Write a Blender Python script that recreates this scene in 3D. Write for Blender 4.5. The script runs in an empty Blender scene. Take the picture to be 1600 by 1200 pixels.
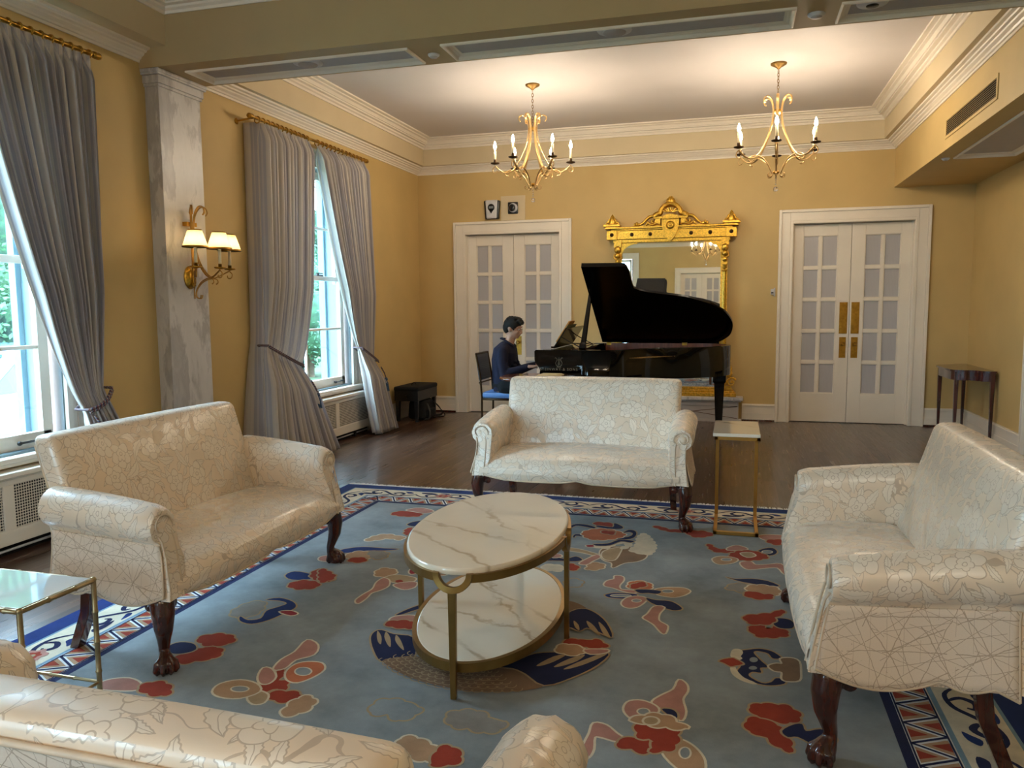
import bpy, bmesh, math, random
from math import sin, cos, pi, sqrt, atan2, radians, hypot
from mathutils import Vector, Matrix
random.seed(7)
S = bpy.context.scene
C = S.collection
# ---------------------------------------------------------------- camera
f_px, yaw, pitch, roll, EYE = 1223.2, 0.2756, 0.0992, -0.0078, 1.40
Fv = Vector((-sin(yaw)*cos(pitch), cos(yaw)*cos(pitch), -sin(pitch)))
Rv = Fv.cross(Vector((0, 0, 1))).normalized(); Uv = Rv.cross(Fv)
R2 = Rv*cos(roll)+Uv*sin(roll); U2 = -Rv*sin(roll)+Uv*cos(roll)
cd = bpy.data.cameras.new('camera'); cam = bpy.data.objects.new('camera', cd); C.objects.link(cam)
M = Matrix.Identity(4)
for i in range(3):
    M[i][0] = R2[i]; M[i][1] = U2[i]; M[i][2] = -Fv[i]
M[2][3] = EYE
cam.matrix_world = M
cd.sensor_width = 36; cd.lens = f_px/1600*36; cd.clip_start = .05; cd.clip_end = 300
S.camera = cam
# ---------------------------------------------------------------- world, sun, portals, exposure
W = bpy.data.worlds.new('sky'); S.world = W; W.use_nodes = True
wn = W.node_tree; bgn = wn.nodes['Background']
wtc = wn.nodes.new('ShaderNodeTexCoord'); wsep = wn.nodes.new('ShaderNodeSeparateXYZ')
wn.links.new(wtc.outputs['Generated'], wsep.inputs[0])
wr = wn.nodes.new('ShaderNodeValToRGB'); wn.links.new(wsep.outputs['Z'], wr.inputs[0])
wr.color_ramp.elements[0].color = (1, .80, .78, 1); wr.color_ramp.elements[1].color = (1, .80, .87, 1)
wn.links.new(wr.outputs[0], bgn.inputs[0])
SKY = 19.0
bgn.inputs[1].default_value = SKY
sd = bpy.data.lights.new('sun', 'SUN'); sun = bpy.data.objects.new('sun', sd); C.objects.link(sun)
sd.energy = 6; sd.angle = .03; sd.color = (1, .95, .86)
sun.rotation_euler = Vector((-.55, .25, -.85)).to_track_quat('-Z', 'Y').to_euler()
S.view_settings.view_transform = 'Standard'; S.view_settings.look = 'None'
S.view_settings.gamma = 1; S.view_settings.use_curve_mapping = False
S.view_settings.exposure = 1.0
BULB = 330.0      # emission of a candle bulb
# room constants (metres): x right, y away from the camera, z up
XL, XR, YB, YF = -4.03, 2.52, 9.77, -4.5
XB = 1.704        # face of the boxed beam along the right wall
ZB = 2.69         # its underside
BY0, BY1, BZ = 4.74, 5.26, 3.07
WINS = [6.95, 3.11, -2.4]  # last one is an unseen window, added to light the near room
WHALF, WZ0, WZ1 = .76, .60, 2.74
def portal(loc, rot, sx, sy):
    d = bpy.data.lights.new('window_portal', 'AREA'); d.shape = 'RECTANGLE'; d.size = sx; d.size_y = sy
    d.cycles.is_portal = True
    o = bpy.data.objects.new('window_portal', d); C.objects.link(o); o.location = loc; o.rotation_euler = rot
for wy in WINS:
    portal((XL-.33, wy, (WZ0+WZ1)/2), (0, -pi/2, 0), WZ1-WZ0, 2*WHALF)
portal((-3.35, YF-.33, (WZ0+WZ1)/2), (pi/2, 0, 0), .8, WZ1-WZ0)

# ---------------------------------------------------------------- materials
def s2l(c):
    return tuple(((x/255)/12.92 if x/255 <= .04045 else ((x/255+.055)/1.055)**2.4) for x in c)
def hexc(c):
    return s2l(c)+(1,)
class NB:
    """small helper to write node graphs"""
    def __init__(s, name):
        s.m = bpy.data.materials.new(name); s.m.use_nodes = True
        s.t = s.m.node_tree; s.N = s.t.nodes; s.p = s.N['Principled BSDF']; s.out = s.N['Material Output']
    def n(s, typ, **kw):
        x = s.N.new('ShaderNode'+typ)
        for k, v in kw.items(): setattr(x, k, v)
        return x
    def lk(s, a, b): s.t.links.new(a, b)
    def put(s, sock, v):
        if isinstance(v, bpy.types.NodeSocket): s.lk(v, sock)
        else: sock.default_value = v
    def math(s, op, a, b=None, c=None, clamp=False):
        x = s.n('Math', operation=op, use_clamp=clamp); s.put(x.inputs[0], a)
        if b is not None: s.put(x.inputs[1], b)
        if c is not None: s.put(x.inputs[2], c)
        return x.outputs[0]
    def vm(s, op, a, b=None):
        x = s.n('VectorMath', operation=op); s.put(x.inputs[0], a)
        if b is not None: s.put(x.inputs[1], b)
        return x.outputs[1] if op in ('LENGTH', 'DOT_PRODUCT', 'DISTANCE') else x.outputs[0]
    def vscale(s, a, k):
        x = s.n('VectorMath', operation='SCALE'); s.put(x.inputs[0], a); s.put(x.inputs[3], k); return x.outputs[0]
    def mix(s, f, a, b):
        x = s.n('Mix', data_type='RGBA'); s.put(x.inputs[0], f); s.put(x.inputs[6], a); s.put(x.inputs[7], b); return x.outputs[2]
    def coord(s, which='Object'):
        return s.n('TexCoord').outputs[which]
    def noise(s, v, scale, detail=3, rough=.5, which=0):
        x = s.n('TexNoise'); s.put(x.inputs['Vector'], v); x.inputs['Scale'].default_value = scale
        x.inputs['Detail'].default_value = detail; x.inputs['Roughness'].default_value = rough
        return x.outputs[which]
    def ramp(s, f, stops):
        x = s.n('ValToRGB'); s.put(x.inputs[0], f); e = x.color_ramp.elements
        while len(e) < len(stops): e.new(.5)
        for i, (p, c) in enumerate(stops):
            e[i].position = p; e[i].color = c if len(c) == 4 else tuple(c)+(1,)
        return x.outputs[0]
    def bump(s, h, strength=.3, dist=.002):
        x = s.n('Bump'); s.put(x.inputs['Height'], h); x.inputs['Strength'].default_value = strength
        x.inputs['Distance'].default_value = dist; s.lk(x.outputs[0], s.p.inputs['Normal'])
    def set(s, **kw):
        for k, v in kw.items():
            s.put(s.p.inputs[k.replace('_', ' ')], v)
        return s
def plain(name, rgb, rough=.5, metal=0, var=.06, vscale=14, bump=0, bscale=200, coat=0, spec=.5):
    b = NB(name); co = b.coord(); c = hexc(rgb)
    n = b.noise(co, vscale, 4)
    d = tuple(max(0, x*(1-var*2)) for x in c[:3])+(1,); l = tuple(min(1, x*(1+var)) for x in c[:3])+(1,)
    b.set(Base_Color=b.ramp(n, [(.3, d), (.7, l)]), Roughness=rough, Metallic=metal)
    b.p.inputs['Coat Weight'].default_value = coat; b.p.inputs['Coat Roughness'].default_value = .05
    b.p.inputs['Specular IOR Level'].default_value = spec
    if bump: b.bump(b.noise(co, bscale, 3), bump, .001)
    return b.m
MT = {}
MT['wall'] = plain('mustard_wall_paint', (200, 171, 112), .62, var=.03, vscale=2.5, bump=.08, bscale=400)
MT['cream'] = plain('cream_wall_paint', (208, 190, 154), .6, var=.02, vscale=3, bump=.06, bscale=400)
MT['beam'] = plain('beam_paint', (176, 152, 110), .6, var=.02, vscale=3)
MT['white'] = plain('white_gloss_paint', (232, 222, 206), .38, var=.015, vscale=5)
MT['ceil'] = plain('ceiling_paint', (210, 203, 200), .7, var=.012, vscale=2)
MT['reveal'] = plain('dimmed_white_outer_jamb', (120, 142, 150), .6, var=.02)  # white jamb, its colour darkened to blue-grey to hold down the skylight on it
MT['grey_paint'] = plain('grey_blue_panel_paint', (174, 168, 166), .6, var=.02)
MT['brass'] = plain('aged_brass', (190, 145, 62), .28, 1, .12, 30)
MT['gold'] = plain('gilded_gesso', (224, 176, 70), .3, .9, .2, 60, .4, 140)
MT['goldleg'] = plain('antique_gold_metal', (150, 118, 66), .36, .9, .06, 20)
MT['goldbright'] = plain('satin_gold_metal', (186, 146, 78), .36, .85, .05, 20)
MT['champagne'] = plain('champagne_bamboo_metal', (172, 150, 112), .34, .85, .08, 25)
MT['black'] = plain('black_piano_lacquer', (3, 3, 4), .05, 0, .02, spec=.3)
MT['lidblack'] = plain('black_lid_lacquer', (2, 2, 3), .16, 0, .02, spec=.22)
MT['blacksatin'] = plain('black_satin', (9, 9, 10), .4)
MT['blackcloth'] = plain('black_cloth', (14, 14, 16), .9, bump=.3, bscale=300)
MT['dark'] = plain('shade_black', (12, 10, 9), .9)  # near-black that stands in for shade in gaps
MT['iron'] = plain('bronzed_iron', (70, 50, 30), .4, .8)
MT['navyshirt'] = plain('navy_shirt_cotton', (18, 22, 52), .85, var=.15, vscale=30, bump=.3, bscale=90)
MT['trouser'] = plain('black_trouser_cloth', (10, 11, 16), .9, bump=.2)
MT['skin'] = plain('skin', (205, 160, 136), .5, var=.04, vscale=40)
MT['lip'] = plain('lip', (165, 100, 90), .5)
MT['hair'] = plain('black_hair', (9, 8, 8), .75, bump=.6, bscale=260)
MT['eye'] = plain('eye_white', (225, 222, 215), .2)
MT['iris'] = plain('dark_iris', (20, 12, 8), .1)
MT['specs'] = plain('spectacle_wire', (120, 90, 60), .3, .8)
MT['paper'] = plain('sheet_paper', (150, 148, 112), .8, var=.1, vscale=30)
MT['orange'] = plain('orange_cover', (205, 140, 50), .6)
MT['plastic_w'] = plain('grey_white_plastic', (200, 200, 202), .4)
MT['plastic_b'] = plain('black_plastic', (14, 14, 16), .3)
MT['screen'] = plain('grey_display', (120, 128, 135), .2)
MT['bluefab'] = None
MT['concrete'] = plain('driveway', (128, 112, 104), .9)
MT['lawn'] = plain('lawn_grass', (92, 112, 74), .9, var=.3, vscale=6)
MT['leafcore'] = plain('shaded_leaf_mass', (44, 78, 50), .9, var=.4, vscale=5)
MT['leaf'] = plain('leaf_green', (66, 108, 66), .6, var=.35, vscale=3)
MT['leaf2'] = plain('leaf_blue_green', (52, 96, 66), .6, var=.35, vscale=3)
MT['bark'] = plain('bark', (92, 76, 60), .9, var=.3)
MT['carpaint'] = plain('silver_blue_car_paint', (120, 150, 190), .2, .3, .02, coat=1)
MT['carglass'] = plain('car_glass', (40, 60, 80), .05)
MT['cord'] = plain('cream_welting', (214, 192, 166), .55)
MT['crystal'] = None
# glass
def glass(name, tint, refl=.06):
    b = NB(name); b.N.remove(b.p)
    tr = b.n('BsdfTransparent'); tr.inputs[0].default_value = tint+(1,)
    gl = b.n('BsdfGlossy'); gl.inputs['Roughness'].default_value = .02
    mx = b.n('MixShader'); mx.inputs[0].default_value = refl
    b.lk(tr.outputs[0], mx.inputs[1]); b.lk(gl.outputs[0], mx.inputs[2]); b.lk(mx.outputs[0], b.out.inputs[0]); return b.m
MT['glass'] = glass('cyan_tinted_window_glass', (.62, .87, .98))
MT['lens'] = glass('spectacle_glass', (.95, .95, .95), .1)
b = NB('crystal_drop'); b.set(Base_Color=(1, 1, 1, 1), Roughness=.02, IOR=1.6); b.p.inputs['Transmission Weight'].default_value = 1; MT['crystal'] = b.m
b = NB('silvered_mirror'); b.set(Base_Color=(.86, .88, .86, 1), Roughness=.012, Metallic=1.0); MT['mirror'] = b.m
def emis(name, rgb, strength):
    b = NB(name); e = b.n('Emission'); e.inputs[0].default_value = rgb+(1,); e.inputs[1].default_value = strength
    b.lk(e.outputs[0], b.out.inputs[0]); return b.m
MT['bulb'] = emis('lit_candle_bulb', (1, .83, .62), BULB)
MT['sbulb'] = emis('lit_sconce_bulb', (1, .78, .44), 46)
b = NB('ivory_lamp_shade')
tl = b.n('BsdfTranslucent'); tl.inputs[0].default_value = (1, .84, .52, 1)
df = b.n('BsdfDiffuse'); df.inputs[0].default_value = (.84, .70, .42, 1)
mx = b.n('MixShader'); mx.inputs[0].default_value = .6
b.lk(df.outputs[0], mx.inputs[1]); b.lk(tl.outputs[0], mx.inputs[2]); b.lk(mx.outputs[0], b.out.inputs[0]); b.N.remove(b.p); MT['shade'] = b.m
MT['candle'] = plain('ivory_candle_sleeve', (236, 220, 178), .5, var=.02)
# marble
def marble(name, base, vein, rough, ang, per):
    """white slab crossed by a few long fine veins running one way"""
    b = NB(name); co = b.coord(); sp = b.n('SeparateXYZ'); b.lk(co, sp.inputs[0]); a = radians(ang); acc = None
    for k, (da, pr, w, off) in enumerate(((0, per, .016, .1), (14, per*1.7, .010, .55), (-18, per*2.3, .008, .3))):
        s_ = b.math('ADD', b.math('MULTIPLY', sp.outputs[0], cos(a+radians(da))), b.math('MULTIPLY', sp.outputs[1], sin(a+radians(da))))
        wob = b.noise(b.vm('ADD', co, (k*2.1, 0, 0)), 4.5, 5, .6)
        q = b.math('ABSOLUTE', b.math('SUBTRACT', b.math('FRACT', b.math('ADD', b.math('MULTIPLY_ADD', s_, 1/pr, off), b.math('MULTIPLY', wob, .28))), .5))
        line = b.math('SUBTRACT', 1., b.math('DIVIDE', q, w*2), clamp=True); soft = b.math('MULTIPLY', b.math('SUBTRACT', 1., b.math('DIVIDE', q, .16), clamp=True), .22)
        gate = b.ramp(b.noise(b.vm('ADD', co, (0, k*3.7, 0)), 3.2, 3), [(.40, (.12, .12, .12)), (.56, (1, 1, 1))])
        l_ = b.math('MULTIPLY', b.math('ADD', line, soft, clamp=True), gate); acc = l_ if acc is None else b.math('MAXIMUM', acc, l_)
    cloud = b.noise(co, 5., 4); c1 = b.mix(b.math('MULTIPLY', cloud, .3), hexc(base), hexc(tuple(int(x*.88) for x in base)))
    b.set(Base_Color=b.mix(b.math('MULTIPLY', acc, .75), c1, hexc(vein)), Roughness=rough); b.p.inputs['Coat Weight'].default_value = .6; b.p.inputs['Coat Roughness'].default_value = .02
    return b.m
MT['marble'] = marble('white_marble_top', (242, 228, 206), (176, 152, 122), .1, 48, .42)
MT['pilaster'] = None
b = NB('grey_veined_marble'); co = b.coord()
mp = b.n('Mapping'); mp.inputs['Rotation'].default_value = (.75, 0, 0); mp.inputs['Scale'].default_value = (1, 1, .35); b.lk(co, mp.inputs[0])
v = mp.outputs[0]; warp = b.vm('ADD', v, b.vscale(b.noise(v, 2.4, 5, .6, 1), .5))
nn = b.noise(warp, 3.2, 6, .6)
b.set(Base_Color=b.ramp(nn, [(.30, hexc((150, 148, 150))), (.42, hexc((206, 204, 204))), (.52, hexc((214, 212, 212))), (.58, hexc((176, 174, 176))), (.75, hexc((212, 210, 208)))]), Roughness=.35)
MT['pilaster'] = b.m
# floor : long dark stained boards running away from the camera
b = NB('dark_stained_oak_boards'); co = b.coord(); sp = b.n('SeparateXYZ'); b.lk(co, sp.inputs[0])
bx_ = b.math('DIVIDE', sp.outputs[0], .085); bi = b.math('FLOOR', bx_); bf = b.math('FRACT', bx_)
wnz = b.n('TexWhiteNoise', noise_dimensions='1D'); b.lk(bi, wnz.inputs['W'])
by_ = b.math('DIVIDE', b.math('ADD', sp.outputs[1], b.math('MULTIPLY', wnz.outputs[0], 5.)), 1.3)
yi = b.math('FLOOR', by_); yf = b.math('FRACT', by_)
cmb = b.n('CombineXYZ'); b.lk(bi, cmb.inputs[0]); b.lk(yi, cmb.inputs[1])
w2 = b.n('TexWhiteNoise', noise_dimensions='2D'); b.lk(cmb.outputs[0], w2.inputs['Vector'])
cs = b.n('CombineXYZ'); b.lk(b.math('MULTIPLY', sp.outputs[0], 40.), cs.inputs[0]); b.lk(b.math('MULTIPLY', sp.outputs[1], 2.5), cs.inputs[1]); b.lk(b.math('MULTIPLY', w2.outputs[0], 20.), cs.inputs[2])
gr = b.noise(cs.outputs[0], 1., 5, .6)
base = b.ramp(w2.outputs[0], [(0, hexc((64, 43, 33))), (.5, hexc((84, 58, 44))), (1, hexc((104, 76, 58)))])
col = b.mix(b.math('MULTIPLY', gr, .5), base, hexc((44, 28, 20)))
gap = b.math('ADD', b.math('LESS_THAN', bf, .03), b.math('LESS_THAN', yf, .0025), clamp=True)
b.set(Base_Color=b.mix(gap, col, hexc((18, 11, 8))), Roughness=b.math('ADD', b.math('MULTIPLY', gr, .2), .2))
b.p.inputs['Coat Weight'].default_value = .35; b.p.inputs['Coat Roughness'].default_value = .12
b.bump(b.math('SUBTRACT', b.math('MULTIPLY', gr, .2), gap), .25, .002); MT['floor'] = b.m
# mahogany
def wood(name, c1, c2, rough=.22, coat=.6):
    b = NB(name); co = b.coord(); mp = b.n('Mapping'); mp.inputs['Scale'].default_value = (22, 22, 3); b.lk(co, mp.inputs[0])
    n = b.noise(mp.outputs[0], 1.4, 5, .6)
    b.set(Base_Color=b.ramp(n, [(.3, hexc(c1)), (.7, hexc(c2))]), Roughness=rough)
    b.p.inputs['Coat Weight'].default_value = coat; b.p.inputs['Coat Roughness'].default_value = .08
    return b.m
MT['mahog'] = wood('carved_mahogany', (42, 17, 11), (86, 36, 22))
MT['mahog2'] = wood('dark_mahogany_veneer', (44, 16, 16), (82, 32, 28))
MT['tabletop'] = wood('polished_red_wood', (96, 48, 30), (140, 78, 50), .15)
MT['rimwood'] = wood('inner_rim_mahogany', (112, 58, 36), (146, 80, 50), .3)
# damask
def damask(name, ground, fig, line, uvscale=1.):
    b = NB(name); uv = b.coord('UV')
    wv = b.vm('SUBTRACT', b.noise(uv, 9., 2, .5, 1), (.5, .5, .5)); p = b.vm('ADD', uv, b.vscale(wv, .045))
    def cells(sc, rnd):
        q = b.vscale(p, sc); vo = b.n('TexVoronoi', voronoi_dimensions='2D'); vo.inputs['Scale'].default_value = 1.; vo.inputs['Randomness'].default_value = rnd
        b.lk(q, vo.inputs['Vector']); d = b.vm('SUBTRACT', q, vo.outputs['Position']); s_ = b.n('SeparateXYZ'); b.lk(d, s_.inputs[0])
        c_ = b.n('SeparateColor'); b.lk(vo.outputs['Color'], c_.inputs[0]); return s_.outputs[0], s_.outputs[1], c_.outputs[0], c_.outputs[1]
    def band(f, w): return b.math('LESS_THAN', b.math('ABSOLUTE', f), w)
    # roses
    x, y, r1, r2 = cells(6.4, .75); r = b.math('SQRT', b.math('ADD', b.math('MULTIPLY', x, x), b.math('MULTIPLY', y, y)))
    th = b.math('ADD', b.math('ARCTAN2', y, x), b.math('MULTIPLY', r1, 6.28))
    pet = b.math('ABSOLUTE', b.math('COSINE', b.math('MULTIPLY', th, 2.5)))
    f1 = b.math('SUBTRACT', r, b.math('MULTIPLY_ADD', pet, .10, .25))
    pet2 = b.math('ABSOLUTE', b.math('SINE', b.math('MULTIPLY', th, 2.5)))
    f2 = b.math('SUBTRACT', r, b.math('MULTIPLY_ADD', pet2, .06, .11)); f3 = b.math('SUBTRACT', r, .045)
    rose = b.math('LESS_THAN', f1, 0.)
    spoke = b.math('MULTIPLY', b.math('LESS_THAN', pet, .09), b.math('MULTIPLY', b.math('GREATER_THAN', f2, 0.), rose))
    rl = b.math('ADD', b.math('ADD', band(f1, .010), b.math('MULTIPLY', band(f2, .009), rose)), b.math('ADD', b.math('MULTIPLY', band(f3, .008), 1.), spoke), clamp=True)
    # leaves, two sizes
    M_, L_ = rose, rl
    for sc, ln, wd, lw in ((9.2, .56, .19, .013), (15.5, .5, .17, .02)):
        x, y, r1, r2 = cells(sc, 1.); a = b.math('MULTIPLY', r1, 6.28); ca = b.math('COSINE', a); sa = b.math('SINE', a)
        u = b.math('ADD', b.math('MULTIPLY', x, ca), b.math('MULTIPLY', y, sa)); v = b.math('SUBTRACT', b.math('MULTIPLY', y, ca), b.math('MULTIPLY', x, sa))
        v = b.math('ADD', v, b.math('MULTIPLY', b.math('MULTIPLY', u, u), .5))
        t = b.math('SUBTRACT', 1., b.math('POWER', b.math('ABSOLUTE', b.math('DIVIDE', u, ln)), 1.6))
        ser = b.math('MULTIPLY_ADD', b.math('SINE', b.math('MULTIPLY', u, 42.)), .10, .95)
        g = b.math('SUBTRACT', b.math('ABSOLUTE', v), b.math('MULTIPLY', b.math('MULTIPLY', t, wd), ser))
        leaf = b.math('LESS_THAN', g, 0.)
        ll = b.math('ADD', band(g, lw), b.math('MULTIPLY', band(v, lw*.5), leaf), clamp=True)
        inv = b.math('SUBTRACT', 1., M_)
        L_ = b.math('ADD', L_, b.math('MULTIPLY', ll, inv), clamp=True); M_ = b.math('MAXIMUM', M_, leaf)
    st = b.math('ADD', band(b.math('SUBTRACT', b.noise(p, 7., 1, .4), .5), .006), 0., clamp=True)
    L_ = b.math('ADD', L_, b.math('MULTIPLY', st, b.math('SUBTRACT', 1., M_)), clamp=True)
    weave = b.noise(b.vscale(uv, 1.), 700., 2)
    col = b.mix(M_, hexc(ground), hexc(fig)); col = b.mix(b.math('MULTIPLY', L_, .6), col, hexc(line))
    b.set(Base_Color=col, Roughness=b.mix(M_, (.44, .44, .44, 1), (.27, .27, .27, 1)))
    b.p.inputs['Sheen Weight'].default_value = .25; b.p.inputs['Sheen Roughness'].default_value = .4
    b.put(b.p.inputs['Coat Weight'], b.math('MULTIPLY', M_, .45)); b.p.inputs['Coat Roughness'].default_value = .38
    b.p.inputs['Specular IOR Level'].default_value = .85
    h = b.math('ADD', b.math('MULTIPLY', b.math('SUBTRACT', 1., L_), 1.), b.math('MULTIPLY', weave, .15)); b.bump(h, .35, .0012)
    return b.m
MT['damask'] = damask('cream_floral_damask', (234, 213, 188), (244, 229, 210), (172, 146, 120))
# scratched reverse cloth of the outer arms and backs
b = NB('cream_crackle_cloth'); uv = b.coord('UV'); sp = b.n('SeparateXYZ'); b.lk(uv, sp.inputs[0]); acc = None
for k, (ang, per, w) in enumerate(((14, .05, .015), (-19, .055, .014), (37, .065, .013), (-46, .062, .012), (66, .10, .011), (-71, .095, .010), (89, .045, .010), (4, .10, .013), (-58, .12, .012), (27, .11, .012))):
    a = radians(ang); s_ = b.math('ADD', b.math('MULTIPLY', sp.outputs[0], -sin(a)), b.math('MULTIPLY', sp.outputs[1], cos(a)))
    wob = b.noise(b.vm('ADD', uv, (k*3.1, k*1.7, 0)), 9., 4, .6); q = b.math('ADD', b.math('DIVIDE', s_, per), b.math('MULTIPLY', wob, .22))
    line = b.math('LESS_THAN', b.math('ABSOLUTE', b.math('SUBTRACT', b.math('FRACT', q), .5)), w)
    gate = b.math('GREATER_THAN', b.noise(b.vm('ADD', uv, (k*5.3, -k*2.2, 0)), 4.5, 4, .6), .44)
    line = b.math('MULTIPLY', line, gate); acc = line if acc is None else b.math('MAXIMUM', acc, line)
wc = b.noise(uv, 300., 2)
col = b.mix(b.math('MULTIPLY', acc, .7), b.mix(wc, hexc((222, 203, 184)), hexc((232, 216, 198))), hexc((164, 138, 114)))
b.set(Base_Color=col, Roughness=.7); b.bump(b.math('SUBTRACT', wc, acc), .2, .001); MT['crackle'] = b.m
# curtain satin stripe
b = NB('grey_striped_satin_curtain'); uv = b.coord('UV'); sp = b.n('SeparateXYZ'); b.lk(uv, sp.inputs[0])
st = b.math('FRACT', b.math('MULTIPLY', sp.outputs[0], 14.)); st2 = b.math('FRACT', b.math('MULTIPLY', sp.outputs[0], 47.))
k1 = b.math('LESS_THAN', st, .45); k2 = b.math('LESS_THAN', st2, .3)
col = b.mix(k1, hexc((176, 172, 178)), hexc((206, 198, 190))); col = b.mix(b.math('MULTIPLY', k2, .35), col, hexc((222, 212, 204)))
b.set(Base_Color=col, Roughness=.42); b.p.inputs['Sheen Weight'].default_value = .4; b.p.inputs['Sheen Roughness'].default_value = .3
tl = b.n('BsdfTranslucent'); b.lk(col, tl.inputs[0]); mx = b.n('MixShader'); mx.inputs[0].default_value = .28
b.lk(b.p.outputs[0], mx.inputs[1]); b.lk(tl.outputs[0], mx.inputs[2]); b.lk(mx.outputs[0], b.out.inputs[0]); MT['curtain'] = b.m
MT['tassel'] = plain('blue_tassel_thread', (60, 92, 128), .6, var=.3, vscale=120)
b = NB('maroon_blue_twisted_cord'); co = b.coord('UV'); sp = b.n('SeparateXYZ'); b.lk(co, sp.inputs[0])
fr = b.math('FRACT', b.math('ADD', b.math('MULTIPLY', sp.outputs[0], 1.), b.math('MULTIPLY', sp.outputs[1], 40.)))
b.set(Base_Color=b.ramp(fr, [(.0, hexc((88, 40, 44))), (.4, hexc((92, 44, 46))), (.45, hexc((150, 140, 132))), (.65, hexc((150, 140, 132))), (.7, hexc((50, 62, 88))), (1, hexc((50, 62, 88)))]), Roughness=.6)
MT['tiecord'] = b.m
# radiator grille : star lattice of holes
b = NB('perforated_white_grille'); uv = b.coord('UV'); vo = b.n('TexVoronoi', voronoi_dimensions='2D'); vo.inputs['Scale'].default_value = 60; vo.inputs['Randomness'].default_value = 0
b.lk(uv, vo.inputs['Vector'])
hole = b.math('LESS_THAN', vo.outputs['Distance'], .36)
b.set(Base_Color=b.mix(hole, hexc((216, 206, 188)), hexc((26, 22, 20))), Roughness=.5); b.bump(b.math('SUBTRACT', 1., hole), .6, .004); MT['grille'] = b.m
# door panes: obscured glass over pleated sheer
b = NB('grey_obscured_pane'); co = b.coord(); sp = b.n('SeparateXYZ'); b.lk(co, sp.inputs[0])
wv = b.math('SINE', b.math('MULTIPLY', sp.outputs[0], 420.)); b.set(Base_Color=b.mix(b.math('MULTIPLY_ADD', wv, .08, .5), hexc((168, 166, 170)), hexc((194, 190, 190))), Roughness=.15); MT['pane'] = b.m
# blue chair seat
b = NB('blue_dotted_fabric'); co = b.coord(); vo = b.n('TexVoronoi'); vo.inputs['Scale'].default_value = 55; vo.inputs['Randomness'].default_value = 0; b.lk(co, vo.inputs['Vector'])
dot = b.math('LESS_THAN', vo.outputs['Distance'], .3); b.set(Base_Color=b.mix(dot, hexc((84, 134, 200)), hexc((190, 208, 228))), Roughness=.7); MT['bluefab'] = b.m
b = NB('slate_diamond_fabric'); co = b.coord(); vo = b.n('TexVoronoi'); vo.inputs['Scale'].default_value = 55; vo.inputs['Randomness'].default_value = 0; b.lk(co, vo.inputs['Vector'])
dot = b.math('LESS_THAN', vo.outputs['Distance'], .3); b.set(Base_Color=b.mix(dot, hexc((66, 74, 90)), hexc((96, 104, 118))), Roughness=.7); MT['slatefab'] = b.m
# rug piles
def pile(name, rgb, var=.12, vs=5.):
    b = NB(name); co = b.coord(); n = b.noise(co, vs, 6, .68); n2 = b.noise(co, 420., 2); c = hexc(rgb)
    d = tuple(x*(1-var*1.6) for x in c[:3])+(1,); l = tuple(min(1, x*(1+var)) for x in c[:3])+(1,)
    base = b.ramp(n, [(.3, d), (.7, l)]); b.set(Base_Color=b.mix(b.math('MULTIPLY', n2, .35), base, tuple(x*.7 for x in c[:3])+(1,)), Roughness=.95)
    b.p.inputs['Sheen Weight'].default_value = .06; b.p.inputs['Specular IOR Level'].default_value = .1; b.bump(n2, .6, .003); return b.m
RUGC = dict(field=(146, 152, 154), navy=(24, 32, 72), navy2=(22, 46, 104), cream=(222, 208, 182), sand=(178, 152, 118), red=(158, 58, 38), pink=(184, 132, 118),
            tan=(184, 146, 112), grey=(146, 140, 132), orange=(196, 112, 74), brown=(140, 112, 88), sky=(126, 152, 168), mag=(150, 44, 56), white=(236, 236, 234))
RK = list(RUGC)
for k in RK: MT['rug_'+k] = pile('rug_pile_'+k, RUGC[k], .26 if k == 'field' else .14, 2.2 if k == 'field' else 8.)
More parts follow.
